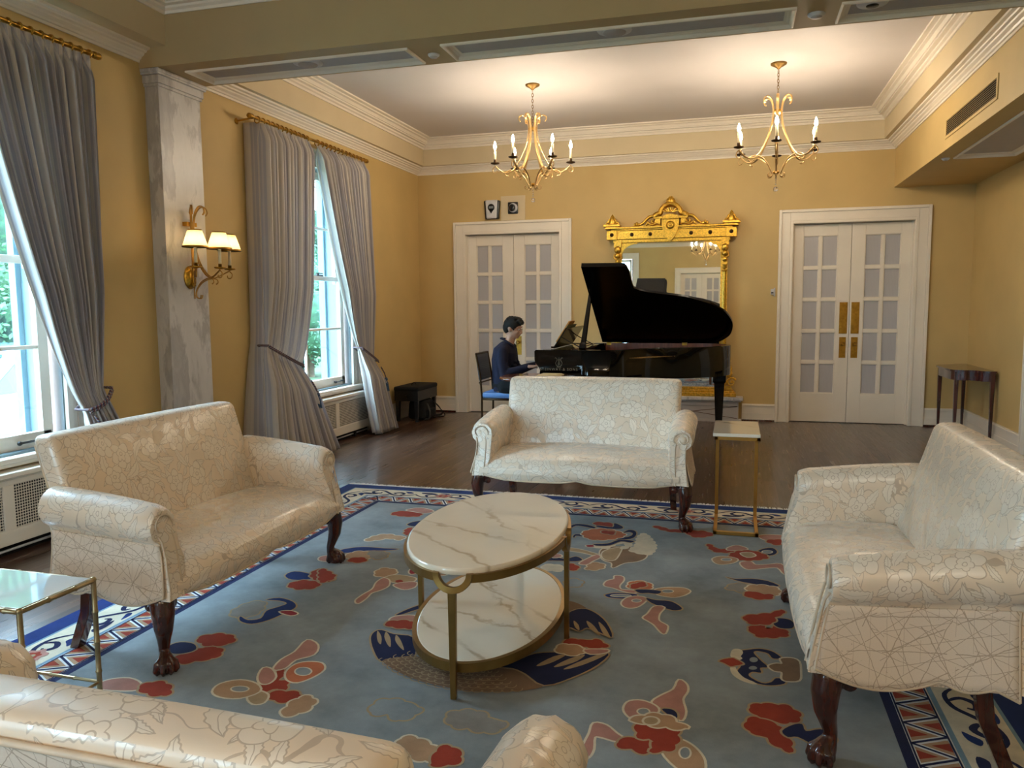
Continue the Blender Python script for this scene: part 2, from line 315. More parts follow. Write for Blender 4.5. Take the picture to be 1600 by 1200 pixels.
# ---------------------------------------------------------------- mesh helpers
class MB:
    def __init__(s): s.v = []; s.f = []; s.m = []; s.s = []; s.uv = []; s.has = False
    def add(s, vs, fs, mat=0, smooth=False, uvs=None):
        o = len(s.v); s.v += [tuple(p) for p in vs]
        for i, f in enumerate(fs):
            s.f.append([j+o for j in f]); s.m.append(mat); s.s.append(smooth)
            if uvs is None: s.uv.append(None)
            else: s.uv.append([uvs[j] for j in f]) if not isinstance(uvs, dict) else s.uv.append(uvs[i])
        return s
    def box(s, x0, x1, y0, y1, z0, z1, mat=0):
        vs = [(x, y, z) for x in (x0, x1) for y in (y0, y1) for z in (z0, z1)]
        return s.add(vs, [(0, 1, 3, 2), (4, 6, 7, 5), (0, 4, 5, 1), (2, 3, 7, 6), (0, 2, 6, 4), (1, 5, 7, 3)], mat)
    def tube(s, path, r, n=8, mat=0, closed=False, cap=True, sq=False, flat=1., up=None):
        P = [Vector(p) for p in path]; N = len(P)
        if not isinstance(r, (list, tuple)): r = [r]*N
        T = []
        for i in range(N):
            a = P[(i-1) % N] if closed or i > 0 else P[i]; c = P[(i+1) % N] if closed or i < N-1 else P[i]
            t = (c-a); T.append(t.normalized() if t.length > 1e-9 else Vector((0, 0, 1)))
        u0 = Vector(up) if up else (Vector((0, 0, 1)) if abs(T[0].z) < .9 else Vector((0, 1, 0)))
        u = (u0-T[0]*u0.dot(T[0])).normalized(); vs = []; uvs = []; L = 0; ph = pi/4 if sq else 0
        if sq: n = 4
        for i in range(N):
            if i: L += (P[i]-P[i-1]).length
            if i:
                u = (u-T[i]*u.dot(T[i]))
                if u.length < 1e-6: u = T[i].orthogonal()
                u.normalize()
            w = T[i].cross(u)
            for k in range(n):
                a = 2*pi*k/n+ph; vs.append(P[i]+(u*cos(a)*flat+w*sin(a))*r[i]*(1.414 if sq else 1)); uvs.append((k/n, L))
        fs = []
        for i in range(N if closed else N-1):
            j = (i+1) % N
            for k in range(n): fs.append((i*n+k, i*n+(k+1) % n, j*n+(k+1) % n, j*n+k))
        s.add(vs, fs, mat, not sq, uvs)
        if cap and not closed:
            s.add(vs[:n][::-1], [tuple(range(n))], mat); s.add(vs[-n:], [tuple(range(n))], mat)
        return s
    def lathe(s, prof, c=(0, 0, 0), n=24, mat=0, axis='z', smooth=True, sx=1, sy=1):
        vs = []; c = Vector(c)
        for r, z in prof:
            for k in range(n):
                a = 2*pi*k/n; p = Vector((r*cos(a)*sx, r*sin(a)*sy, z))
                if axis == 'x': p = Vector((p.z, p.x, p.y))
                if axis == 'y': p = Vector((p.x, p.z, p.y))
                vs.append(c+p)
        fs = [(i*n+k, i*n+(k+1) % n, (i+1)*n+(k+1) % n, (i+1)*n+k) for i in range(len(prof)-1) for k in range(n)]
        s.add(vs, fs, mat, smooth)
        for i, rev in ((0, True), (len(prof)-1, False)):
            if prof[i][0] > 1e-5:
                q = vs[i*n:(i+1)*n]; s.add(q[::-1] if rev else q, [tuple(range(n))], mat)
        return s
    def sph(s, c, r, n=12, m=8, mat=0):
        if not isinstance(r, (list, tuple)): r = (r, r, r)
        vs = []; fs = []
        for i in range(m+1):
            th = pi*i/m
            for k in range(n):
                a = 2*pi*k/n; vs.append((c[0]+r[0]*sin(th)*cos(a), c[1]+r[1]*sin(th)*sin(a), c[2]-r[2]*cos(th)))
        for i in range(m):
            for k in range(n): fs.append((i*n+k, i*n+(k+1) % n, (i+1)*n+(k+1) % n, (i+1)*n+k))
        return s.add(vs, fs, mat, True)
    def prism(s, poly, a, b_, plane='xy', mat=0, smooth=False, mats=None):
        def P(p, h):
            if plane == 'xy': return (p[0], p[1], h)
            if plane == 'xz': return (p[0], h, p[1])
            return (h, p[0], p[1])
        n = len(poly); vs = [P(p, a) for p in poly]+[P(p, b_) for p in poly]
        s.add(vs, [(i, (i+1) % n, n+(i+1) % n, n+i) for i in range(n)], mat, smooth)
        s.add(vs[:n], [tuple(range(n))[::-1]], mat if mats is None else mats[0]); s.add(vs[n:], [tuple(range(n))], mat if mats is None else mats[1])
        return s
    def sheet(s, fn, nu, nv, mat=0, uvf=None, smooth=True, flip=False):
        vs = []; uv = []
        for j in range(nv+1):
            for i in range(nu+1):
                p = fn(i/nu, j/nv); vs.append(p); uv.append(uvf(i/nu, j/nv, p) if uvf else (i/nu, j/nv))
        fs = []
        for j in range(nv):
            for i in range(nu):
                q = (j*(nu+1)+i, j*(nu+1)+i+1, (j+1)*(nu+1)+i+1, (j+1)*(nu+1)+i); fs.append(q[::-1] if flip else q)
        return s.add(vs, fs, mat, smooth, uv)
    def rbox(s, x0, x1, y0, y1, z0, z1, r, seg=10, mat=0, fn=None, uvax=None):
        """rounded box, optionally deformed by fn; UVs in metres from the dominant direction"""
        c = Vector(((x0+x1)/2, (y0+y1)/2, (z0+z1)/2)); h = Vector(((x1-x0)/2, (y1-y0)/2, (z1-z0)/2))
        r = min(r, *h); e = max(h)/seg
        def ax(hh):
            inner = max(hh-r, 0); k = max(1, int(round(inner/e*1))); pts = [-inner+2*inner*i/k for i in range(k+1)] if inner > 1e-6 else [0.]
            m = 3; lo = [-hh+r*(1-cos(pi/2*i/m)) for i in range(m)] if r > 0 else []
            return lo+pts+[-q for q in lo[::-1]]
        A = [ax(h[i]) for i in range(3)]
        for d in range(3):
            o = [i for i in range(3) if i != d]
            for sg in (-1, 1):
                U, V = A[o[0]], A[o[1]]; vs = []; uv = []
                for b_ in V:
                    for a_ in U:
                        p = Vector((0, 0, 0)); p[d] = sg*h[d]; p[o[0]] = a_; p[o[1]] = b_
                        q = Vector([max(-h[i]+r, min(h[i]-r, p[i])) for i in range(3)]); dd = p-q
                        if dd.length > 1e-9: p = q+dd.normalized()*r
                        w = p+c; uv.append((w[o[0]], w[o[1]]+(.37 if d == 1 else 0)+d*.61)); vs.append(fn(w) if fn else w)
                nu = len(U); fs = []
                for j in range(len(V)-1):
                    for i in range(nu-1):
                        f = (j*nu+i, j*nu+i+1, (j+1)*nu+i+1, (j+1)*nu+i)
                        if (sg > 0) == (d == 1): f = f[::-1]
                        fs.append(f)
                s.add(vs, fs, mat, True, uv)
        return s
    def build(s, name, mats, parent=None, bevel=0, weld=False, mods=None):
        me = bpy.data.meshes.new(name); me.from_pydata(s.v, [], s.f)
        if not isinstance(mats, (list, tuple)): mats = [mats]
        for m in mats: me.materials.append(MT[m] if isinstance(m, str) else m)
        me.polygons.foreach_set('material_index', s.m); me.polygons.foreach_set('use_smooth', s.s)
        if any(u is not None for u in s.uv):
            L = me.uv_layers.new(name='UVMap'); fl = []
            for f, u in zip(s.f, s.uv):
                for i in range(len(f)): fl += list(u[i])[:2] if u is not None else [s.v[f[i]][0]+s.v[f[i]][1], s.v[f[i]][2]]
            L.data.foreach_set('uv', fl)
        me.validate(); me.update()
        o = bpy.data.objects.new(name, me); C.objects.link(o)
        if parent: o.parent = parent
        if weld: m = o.modifiers.new('weld', 'WELD'); m.merge_threshold = 1e-4
        if bevel:
            m = o.modifiers.new('bevel', 'BEVEL'); m.width = bevel; m.segments = 2; m.limit_method = 'ANGLE'; m.angle_limit = radians(40)
            if hasattr(m, 'harden_normals'): m.harden_normals = False
        return o
def bake(o):
    dg = bpy.context.evaluated_depsgraph_get(); dg.update()
    me = bpy.data.meshes.new_from_object(o.evaluated_get(dg)); old = o.data; o.modifiers.clear(); o.data = me; me.name = old.name
    return o
def remesh(o, vox, smooth=6, fac=.5):
    m = o.modifiers.new('r', 'REMESH'); m.mode = 'VOXEL'; m.voxel_size = vox; m.use_smooth_shade = True
    if smooth: k = o.modifiers.new('s', 'SMOOTH'); k.iterations = smooth; k.factor = fac
    return bake(o)
def thing(name, label, cat, loc=(0, 0, 0), rot=0, group=None):
    o = bpy.data.objects.new(name, None); C.objects.link(o); o.location = loc; o.rotation_euler = (0, 0, rot) if not isinstance(rot, tuple) else rot
    o.empty_display_size = .1; return tag(o, label, cat, group)
def tag(o, label, cat, group=None):
    o['label'] = label; o['category'] = cat
    if group: o['group'] = group
    return o
def struct(o): o['kind'] = 'structure'; return o
def copy_tree(o, parent=None):
    c = o.copy(); C.objects.link(c); c.parent = parent
    for ch in list(o.children): copy_tree(ch, c)
    return c
def dup(o, loc, rot=None, label=None, group=None):
    c = copy_tree(o); c.location = loc
    if rot is not None: c.rotation_euler = (0, 0, rot)
    if label: c['label'] = label
    if group: c['group'] = group
    return c
def spl(P, n=6, closed=True):
    """Catmull-Rom through the points"""
    N = len(P); out = []
    for i in range(N if closed else N-1):
        p = [P[(i+k-1) % N] if closed else P[max(0, min(N-1, i+k-1))] for k in range(4)]
        for j in range(n):
            t = j/n; out.append(tuple(.5*((2*b)+(-a+c)*t+(2*a-5*b+4*c-d)*t*t+(-a+3*b-3*c+d)*t**3) for a, b, c, d in zip(*p)))
    if not closed: out.append(tuple(P[-1]))
    return out
def ring_mould(x0, x1, y0, y1, prof, mb, mat=0, closed=True):
    """moulding run round a rectangle; profile = (inset, z); mitred corners"""
    K = [(1, 1, x0, y0), (-1, 1, x1, y0), (-1, -1, x1, y1), (1, -1, x0, y1)]
    vs = [(x+sx*d, y+sy*d, z) for sx, sy, x, y in K for d, z in prof]; n = len(prof)
    fs = []
    for k in range(4):
        j = (k+1) % 4
        for i in range(n-1): fs.append((k*n+i, j*n+i, j*n+i+1, k*n+i+1))
    mb.add(vs, fs, mat); return mb
# ---------------------------------------------------------------- the setting
ZT = 3.62   # top of everything
struct(MB().box(XL-.4, XR+.2, YF-.4, YB+.2, -.12, 0).build('floor', 'floor'))
def wall_with_holes(name, plane, a, b_, s0, s1, z0, z1, holes, mat):
    """plane 'x': wall spans x a..b_ thick and runs along y s0..s1; plane 'y' the other way"""
    mb = MB()
    def bxx(u0, u1, w0, w1):
        if u1-u0 < 1e-6 or w1-w0 < 1e-6: return
        if plane == 'x': mb.box(a, b_, u0, u1, w0, w1)
        else: mb.box(u0, u1, a, b_, w0, w1)
    cur = s0
    for h0, h1, hz0, hz1 in sorted(holes):
        bxx(cur, h0, z0, z1); bxx(h0, h1, z0, hz0); bxx(h0, h1, hz1, z1); cur = h1
    bxx(cur, s1, z0, z1)
    return struct(mb.build(name, mat))
HW = WHALF+.07
wall_with_holes('wall_left', 'x', XL-.36, XL, YF-.2, YB+.2, -.1, ZT, [(y-HW, y+HW, WZ0-.05, WZ1+.06) for y in WINS], 'wall')
D1 = (-3.385, -2.12); D2 = (.64, 1.945); DH = 2.335
wall_with_holes('wall_back', 'y', YB, YB+.2, XL-.1, XR+.2, -.1, ZT, [(D1[0], D1[1], -.1, DH), (D2[0], D2[1], -.1, DH)], 'wall')
wall_with_holes('wall_right', 'x', XR, XR+.2, YF-.2, YB+.2, -.1, ZT, [], 'wall')
wall_with_holes('wall_front', 'y', YF-.36, YF, XL-.1, XR+.2, -.1, ZT, [(-3.35-.42, -3.35+.42, WZ0-.05, WZ1+.06), (-1.55, -.30, -.1, DH)], 'wall')
# ceilings: dropped border, vertical tray face, crown, flat tray
def tray(name, x0, x1, y0, y1, zt, wins, nm):
    w = wins; mb = MB()
    prof = [(0, 3.203), (w, 3.203), (w, 3.62)]
    ring_mould(x0, x1, y0, y1, prof, mb, 0)
    o = struct(mb.build(name, ['cream']))
    struct(MB().box(x0+w-.01, x1-w+.01, y0+w-.01, y1-w+.01, zt, zt+.1).build(nm, 'ceil'))
    m2 = MB()
    p = [(w, 3.405), (w+.014, 3.405), (w+.016, 3.425), (w+.034, 3.435), (w+.036, 3.45), (w+.07, 3.452), (w+.072, 3.464), (w+.085, 3.464), (w+.088, 3.47),
         (w+.10, 3.49), (w+.125, 3.497), (w+.128, 3.507), (w+.165, 3.512), (w+.168, zt+.002)]
    ring_mould(x0, x1, y0, y1, p, m2)
    struct(m2.build('trim_1', 'white'))
    m3 = MB()
    p = [(0, 3.11), (.012, 3.11), (.014, 3.126), (.024, 3.13), (.03, 3.142), (.05, 3.156), (.054, 3.166), (.072, 3.172), (.076, 3.182), (.10, 3.188), (.102, 3.203)]
    ring_mould(x0, x1, y0, y1, p, m3)
    struct(m3.build('trim_2', 'white'))
tray('trim_3', XL, XB, BY1, YB, 3.525, .145, 'ceiling')
tray('trim_4', XL, XB, YF, BY0+.235, 3.525, .232, 'ceiling')
struct(MB().box(XL-.4, XR+.2, YF-.4, YB+.2, 3.63, 3.75).build('ceiling', 'ceil'))
# boxed beam along the right wall with recessed underside panels and a vent
def coffer(mb, x0, x1, y0, y1, zlo, ztop, panels, rec=.02):
    """underside plate with recessed rectangular panels; panels=(x0,x1,y0,y1)"""
    xs = sorted({x0, x1, *[p[0] for p in panels], *[p[1] for p in panels]}); ys = sorted({y0, y1, *[p[2] for p in panels], *[p[3] for p in panels]})
    for i in range(len(xs)-1):
        for j in range(len(ys)-1):
            cx, cy = (xs[i]+xs[i+1])/2, (ys[j]+ys[j+1])/2
            if not any(p[0] < cx < p[1] and p[2] < cy < p[3] for p in panels): mb.box(xs[i], xs[i+1], ys[j], ys[j+1], zlo, zlo+rec)
    mb.box(x0, x1, y0, y1, zlo+rec, ztop)
def frame_mould(mb, p, z, w=.028, mat=0, rec=.02):
    ring_mould(p[0]-.012, p[1]+.012, p[2]-.012, p[3]+.012, [(0, z), (0, z-.012), (.010, z-.016), (.018, z-.010), (.026, z+.004), (w+.012, z+.008), (w+.016, z+.012), (w+.03, z+.014), (w+.034, z+rec)], mb, mat)
RP = [(XB+.17, XR-.17, 5.6, 7.96), (XB+.17, XR-.17, 8.35, 8.6)][:1]+[(XB+.17, XR-.17, 1.2, 4.4)]
mb = MB(); coffer(mb, XB, XR+.05, YF, YB, ZB, ZT-.01, RP); rb = struct(mb.build('trim_5', 'wall'))
for p in RP:
    m2 = MB(); frame_mould(m2, p, ZB); m2.build('panel_moulding', 'white', rb); MB().box(p[0], p[1], p[2], p[3], ZB+.017, ZB+.0195).build('recessed_panel', 'grey_paint', rb)
# cross beam over the pilaster
BP = [(-3.75, -2.08, 4.89, 5.19), (-1.83, .30, 4.89, 5.19), (.56, 1.55, 4.89, 5.19)]
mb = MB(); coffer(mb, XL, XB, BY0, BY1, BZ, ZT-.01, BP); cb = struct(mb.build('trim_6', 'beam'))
for p in BP:
    m2 = MB(); frame_mould(m2, p, BZ); m2.build('panel_moulding', 'white', cb); MB().box(p[0], p[1], p[2], p[3], BZ+.017, BZ+.0195).build('recessed_panel', 'grey_paint', cb)
# marble pilaster
mb = MB(); px0, px1, py0, py1 = XL, -3.915, 4.785, 5.235
mb.box(px0, px1, py0, py1, 0, 2.99)
pil = struct(mb.build('trim_7', 'pilaster', bevel=.004))
m2 = MB()
for (d, z0, z1) in ((.012, 2.955, 2.975), (.02, 2.975, 3.03), (.035, 3.03, 3.045), (.04, 3.045, BZ)):
    m2.box(px0, px1+d, py0-d, py1+d, z0, z1)
m2.build('capital', 'pilaster', pil, bevel=.004)
# baseboards
def baseboard(name, segs, side):
    mb = MB()
    for a, b_ in segs:
        for t, z0, z1 in ((.022, .0, .10), (.016, .10, .185), (.026, .185, .20), (.018, .2, .21)):
            if side == 'y': mb.box(a, b_, YB-t, YB, z0, z1)
            elif side == 'r': mb.box(XR-t, XR, a, b_, z0, z1)
            elif side == 'l': mb.box(XL, XL+t, a, b_, z0, z1)
            else: mb.box(a, b_, YF, YF+t, z0, z1)
        t = .034
        if side == 'y': mb.box(a, b_, YB-t, YB, 0, .022, 1)
    o = struct(mb.build(name, ['white', 'mahog'])); return o
CW = .15
baseboard('baseboard_back', [(XL, D1[0]-CW), (D1[1]+CW, -1.6), (.115, D2[0]-CW), (D2[1]+CW, XR)], 'y')
baseboard('baseboard_right', [(YF, 7.0), (7.95, YB)], 'r')
baseboard('baseboard_left', [(5.24, 5.8), (8.1, YB), (4.27, 4.78)], 'l')
baseboard('baseboard_front', [(XL, -1.7), (-.15, XR)], 'f')
# ---------------------------------------------------------------- doors
def french_door(name, x0, x1, y, sgn=1, plates=True):
    """double door in an opening x0..x1; room side is at y-sgn"""
    root = bpy.data.objects.new(name, None); C.objects.link(root); struct(root)
    def yb(mb, a, b_, d0, d1, z0, z1, mat=0):   # d measured out of the wall into the room
        mb.box(a, b_, min(y-sgn*d0, y-sgn*d1), max(y-sgn*d0, y-sgn*d1), z0, z1, mat)
    mb = MB()
    for (o0, o1, t) in ((-.01, .022, .022), (.022, .118, .016), (.118, CW, .034)):
        yb(mb, x0-o1, x0-o0, 0, t, 0, DH+o1); yb(mb, x1+o0, x1+o1, 0, t, 0, DH+o1); yb(mb, x0-o0, x1+o0, 0, t, DH+o0, DH+o1)
    yb(mb, x0-.012, x0+.012, -.13, .01, 0, DH); yb(mb, x1-.012, x1+.012, -.13, .01, 0, DH); yb(mb, x0, x1, -.13, .01, DH-.012, DH+.01)
    yb(mb, x0+.012, x0+.028, -.085, -.07, 0, DH); yb(mb, x1-.028, x1-.012, -.085, -.07, 0, DH)
    mb.build('door_casing', 'white', root, bevel=.004)
    xm = (x0+x1)/2
    for k, (a, b_) in enumerate(((x0+.014, xm-.002), (xm+.002, x1-.014))):
        mb = MB(); st = .128; mid = (a+b_)/2; z0, z1 = .345, 2.185; d0, d1 = -.125, -.085
        if k == 0: pa, pb = a+.118, b_-.145
        else: pa, pb = a+.145, b_-.118
        yb(mb, a, pa, d0, d1, .006, DH-.02); yb(mb, pb, b_, d0, d1, .006, DH-.02); yb(mb, pa, pb, d0, d1, .006, z0); yb(mb, pa, pb, d0, d1, z1, DH-.02)
        mm = (pa+pb)/2; bar = .017
        yb(mb, mm-bar, mm+bar, d0+.005, d1-.004, z0, z1)
        for r in range(1, 5): z = z0+(z1-z0)*r/5; yb(mb, pa, pb, d0+.005, d1-.005, z-bar, z+bar)
        for r in range(5):
            for cc, (u0, u1) in enumerate(((pa, mm-bar), (mm+bar, pb))):
                zz0 = z0+(z1-z0)*r/5+(bar if r else 0); zz1 = z0+(z1-z0)*(r+1)/5-(bar if r < 4 else 0); q = .008
                for (A, B_, Z0, Z1) in ((u0, u1, zz0, zz0+q), (u0, u1, zz1-q, zz1), (u0, u0+q, zz0+q, zz1-q), (u1-q, u1, zz0+q, zz1-q)):
                    yb(mb, A, B_, d0+.01, d1-.010, Z0, Z1)
        leaf = mb.build('door_leaf', 'white', root, bevel=.0025)
        m2 = MB(); yb(m2, pa, pb, d0+.012, d0+.018, z0, z1); m2.build('glass_pane', 'pane', leaf)
        if True:
            ux = b_-.062 if k == 0 else a+.062
            if plates:
              m3 = MB(); yb(m3, ux-.044, ux+.044, d1, d1+.004, 1.05, 1.415); yb(m3, ux-.035, ux+.035, d1+.004, d1+.006, 1.062, 1.403)
              m3.build('push_plate', 'brass', leaf, bevel=.001)
            m4 = MB(); yb(m4, ux-.036, ux+.036, d1, d1+.005, .768, 1.01); yb(m4, ux-.026, ux+.026, d1+.005, d1+.007, .778, 1.0)
            yk = y-sgn*(d1+.004)
            m4.tube([(ux, yk, .93), (ux, yk-sgn*.03, .93), (ux, yk-sgn*.036, .93), (ux, yk-sgn*.05, .93), (ux, yk-sgn*.06, .93)], [.009, .009, .02, .024, .012], 14)
            m4.build('door_knob', 'brass', leaf)
    return root
french_door('door_1', D1[0], D1[1], YB, 1, False); french_door('door_2', D2[0], D2[1], YB); french_door('door_3', -1.55, -.30, YF, -1)
# unseen slabs added behind the doors to stop light leaking in
for nm, (a, b_, c_, d_) in (('wall_back', (D1[0]-.2, D1[1]+.2, YB+.19, YB+.25)), ('wall_back', (D2[0]-.2, D2[1]+.2, YB+.19, YB+.25)), ('wall_front', (-1.75, -.1, YF-.42, YF-.35))):
    struct(MB().box(a, b_, c_, d_, -.1, DH+.3).build(nm, 'cream'))
# plain white casing on the right wall, mostly out of frame
mb = MB()
for (a, b_, t) in ((7.0, 7.03, .03), (7.03, 7.14, .018), (7.83, 7.93, .018), (7.93, 7.95, .03)): mb.box(XR-t, XR, a, b_, 0, 2.33)
mb.box(XR-.018, XR, 7.03, 7.93, 2.33, 2.45); mb.box(XR-.03, XR, 7.0, 7.95, 2.45, 2.47); dd = struct(mb.build('door_4', 'white'))
m2 = MB(); m2.box(XR-.012, XR, 7.14, 7.83, .006, 2.33); m2.box(XR-.02, XR-.012, 7.24, 7.73, .25, 1.0); m2.box(XR-.02, XR-.012, 7.24, 7.73, 1.12, 2.2); m2.build('door_leaf', 'white', dd, bevel=.004)
# ---------------------------------------------------------------- windows (built for the left wall, x inward; front one is rotated)
def window(name, loc, rot, half=WHALF, z0=WZ0, z1=WZ1, casing=.2):
    """local: y along the wall, x into the room, wall face at x=0"""
    root = bpy.data.objects.new(name, None); C.objects.link(root); root.location = loc; root.rotation_euler = (0, 0, rot); struct(root)
    mb = MB()
    # reveal lining out through the wall
    H = half+.07
    for s in (-1, 1):
        a, b_ = sorted((s*H, s*(H-.02))); mb.box(-.36, 0, a, b_, z0-.05, z1+.06)
        a, b_ = sorted((s*(H-.02), s*(H-.055))); mb.box(-.13, -.115, a, b_, z0, z1+.04); mb.box(-.30, -.27, a, b_, z0, z1+.04)
    mb.box(-.36, 0, -H, H, z1+.04, z1+.06); mb.box(-.38, 0, -H, H, z0-.05, z0-.03)
    mb.build('window_reveal', 'reveal', root)
    mb = MB()
    for (o0, o1, t) in ((-.012, .03, .03), (.03, .07, .016), (.07, .13, .024), (.13, .165, .03), (.165, casing, .045)):
        for s in (-1, 1): a, b_ = sorted((s*(H+o0), s*(H+o1))); mb.box(0, t, a, b_, z0-.05, z1+.05+o1)
        mb.box(0, t, -H-o0, H+o0, z1+.05+o0, z1+.05+o1)
    mb.build('window_casing', 'white', root, bevel=.004)
    mb = MB(); e = H+casing+.02; mb.box(-.02, .075, -e, e, z0-.075, z0-.045); mb.box(0, .055, -e+.01, e-.01, z0-.10, z0-.075); mb.build('window_sill', 'white', root, bevel=.006)
    zm = 1.70
    for lo, (a, b_, xo) in enumerate(((z0, zm+.02, -.05), (zm-.02, z1, -.095))):
        mb = MB(); w = .06; d = .04; x0_, x1_ = xo-d, xo
        mb.box(x0_, x1_, -half-.012, -half+w, a-.03, b_+.03*lo); mb.box(x0_, x1_, half-w, half+.012, a-.03, b_+.03*lo)
        mb.box(x0_, x1_, -half, half, a-(.03 if not lo else 0), a+(.06 if not lo else .045)); mb.box(x0_, x1_, -half, half, b_-.045, b_+(.03 if lo else 0))
        zz = (a+b_)/2+(.015 if not lo else 0); mb.box(x0_+.008, x1_-.004, -half+w, half-w, zz-.012, zz+.012); mb.box(x0_+.008, x1_-.004, -.012, .012, a+.04, b_-.04)
        sash = mb.build('window_sash', 'white', root, bevel=.003)
        m2 = MB(); m2.box(x0_+.016, x0_+.020, -half+w-.005, half-w+.005, a+.04, b_-.035); m2.build('glass_pane', 'glass', sash)
    m3 = MB(); m3.box(-.085, -.052, half-.52, half-.40, zm+.02, zm+.035); m3.box(-.08, -.06, half-.50, half-.47, zm+.035, zm+.05); m3.box(-.075, -.065, half-.50, half-.38, zm+.045, zm+.055)
    m3.build('sash_latch', 'blacksatin', root)
    m4 = MB(); zb = z0+.012
    for yy in (half-.24, half-.1): m4.tube([(-.05, yy, zb), (-.02, yy, zb)], .008, 8)
    m4.tube([(-.022, half-.26, zb), (-.022, half-.08, zb)], .007, 8); m4.sph((-.02, half-.26, zb), .014, 10, 6); m4.build('sash_lift', 'blacksatin', root)
    return root
for i, wy in enumerate(WINS): window('window_%d' % (i+1), (XL, wy, 0), 0, casing=.14)
window('window_3', (-3.35, YF, 0), pi/2, half=.35, casing=.12)
# ---------------------------------------------------------------- radiator covers
def rad_cover(y, label):
    t = thing('radiator_cover', label, 'radiator cover', (XL+.002, y, 0), 0, 'radiator covers under the windows')
    mb = MB(); h = 1.10; x1 = .10; zb, zt = .07, .455
    st = [-h, -h+.08, -.30-.035, -.30+.035, .30-.035, .30+.035, h-.08, h]
    mb.box(0, x1, -h, h, zt-.045, zt); mb.box(0, x1, -h, h, zb, zb+.085)
    for k in (0, 2, 4, 6): mb.box(0, x1, st[k], st[k+1], zb+.085, zt-.045)
    mb.box(.0, .03, -h+.01, h-.01, zb, zt)
    mb.build('cabinet', 'white', t, bevel=.003)
    m2 = MB(); m2.box(0, x1+.03, -h-.02, h+.02, zt, zt+.03); m2.box(0, x1+.015, -h-.01, h+.01, zt-.012, zt); m2.build('cover_top', 'white', t, bevel=.005)
    for k in (1, 3, 5):
        a, b_ = st[k], st[k+1]; z0, z1 = zb+.085, zt-.045
        g = MB(); g.add([(x1-.012, a, z0), (x1-.012, b_, z0), (x1-.012, b_, z1), (x1-.012, a, z1)], [(0, 1, 2, 3)], 0, False, [(a, z0), (b_, z0), (b_, z1), (a, z1)])
        g.add([(x1-.014, a, z0), (x1-.014, b_, z0), (x1-.014, b_, z1), (x1-.014, a, z1)], [(3, 2, 1, 0)], 0, False, [(a, z0), (b_, z0), (b_, z1), (a, z1)])
        g.build('grille', 'grille', t)
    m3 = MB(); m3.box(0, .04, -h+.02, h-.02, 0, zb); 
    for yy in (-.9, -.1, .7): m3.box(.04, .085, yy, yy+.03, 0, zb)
    m3.build('recessed_shade_foot', 'dark', t)  # black colour paints in the shade of the toe gap
    m4 = MB(); m4.tube([(.06, -h+.03, .032), (.06, h-.03, .032)], .008, 8); m4.build('heating_pipe', 'plastic_w', t)
rad_cover(6.95, 'low white radiator cover with pierced grilles under the window nearer the piano')
rad_cover(3.11, 'low white radiator cover with pierced grilles behind the left sofa')
0 and rad_cover(-.74, 'white radiator cover under the window behind the camera')
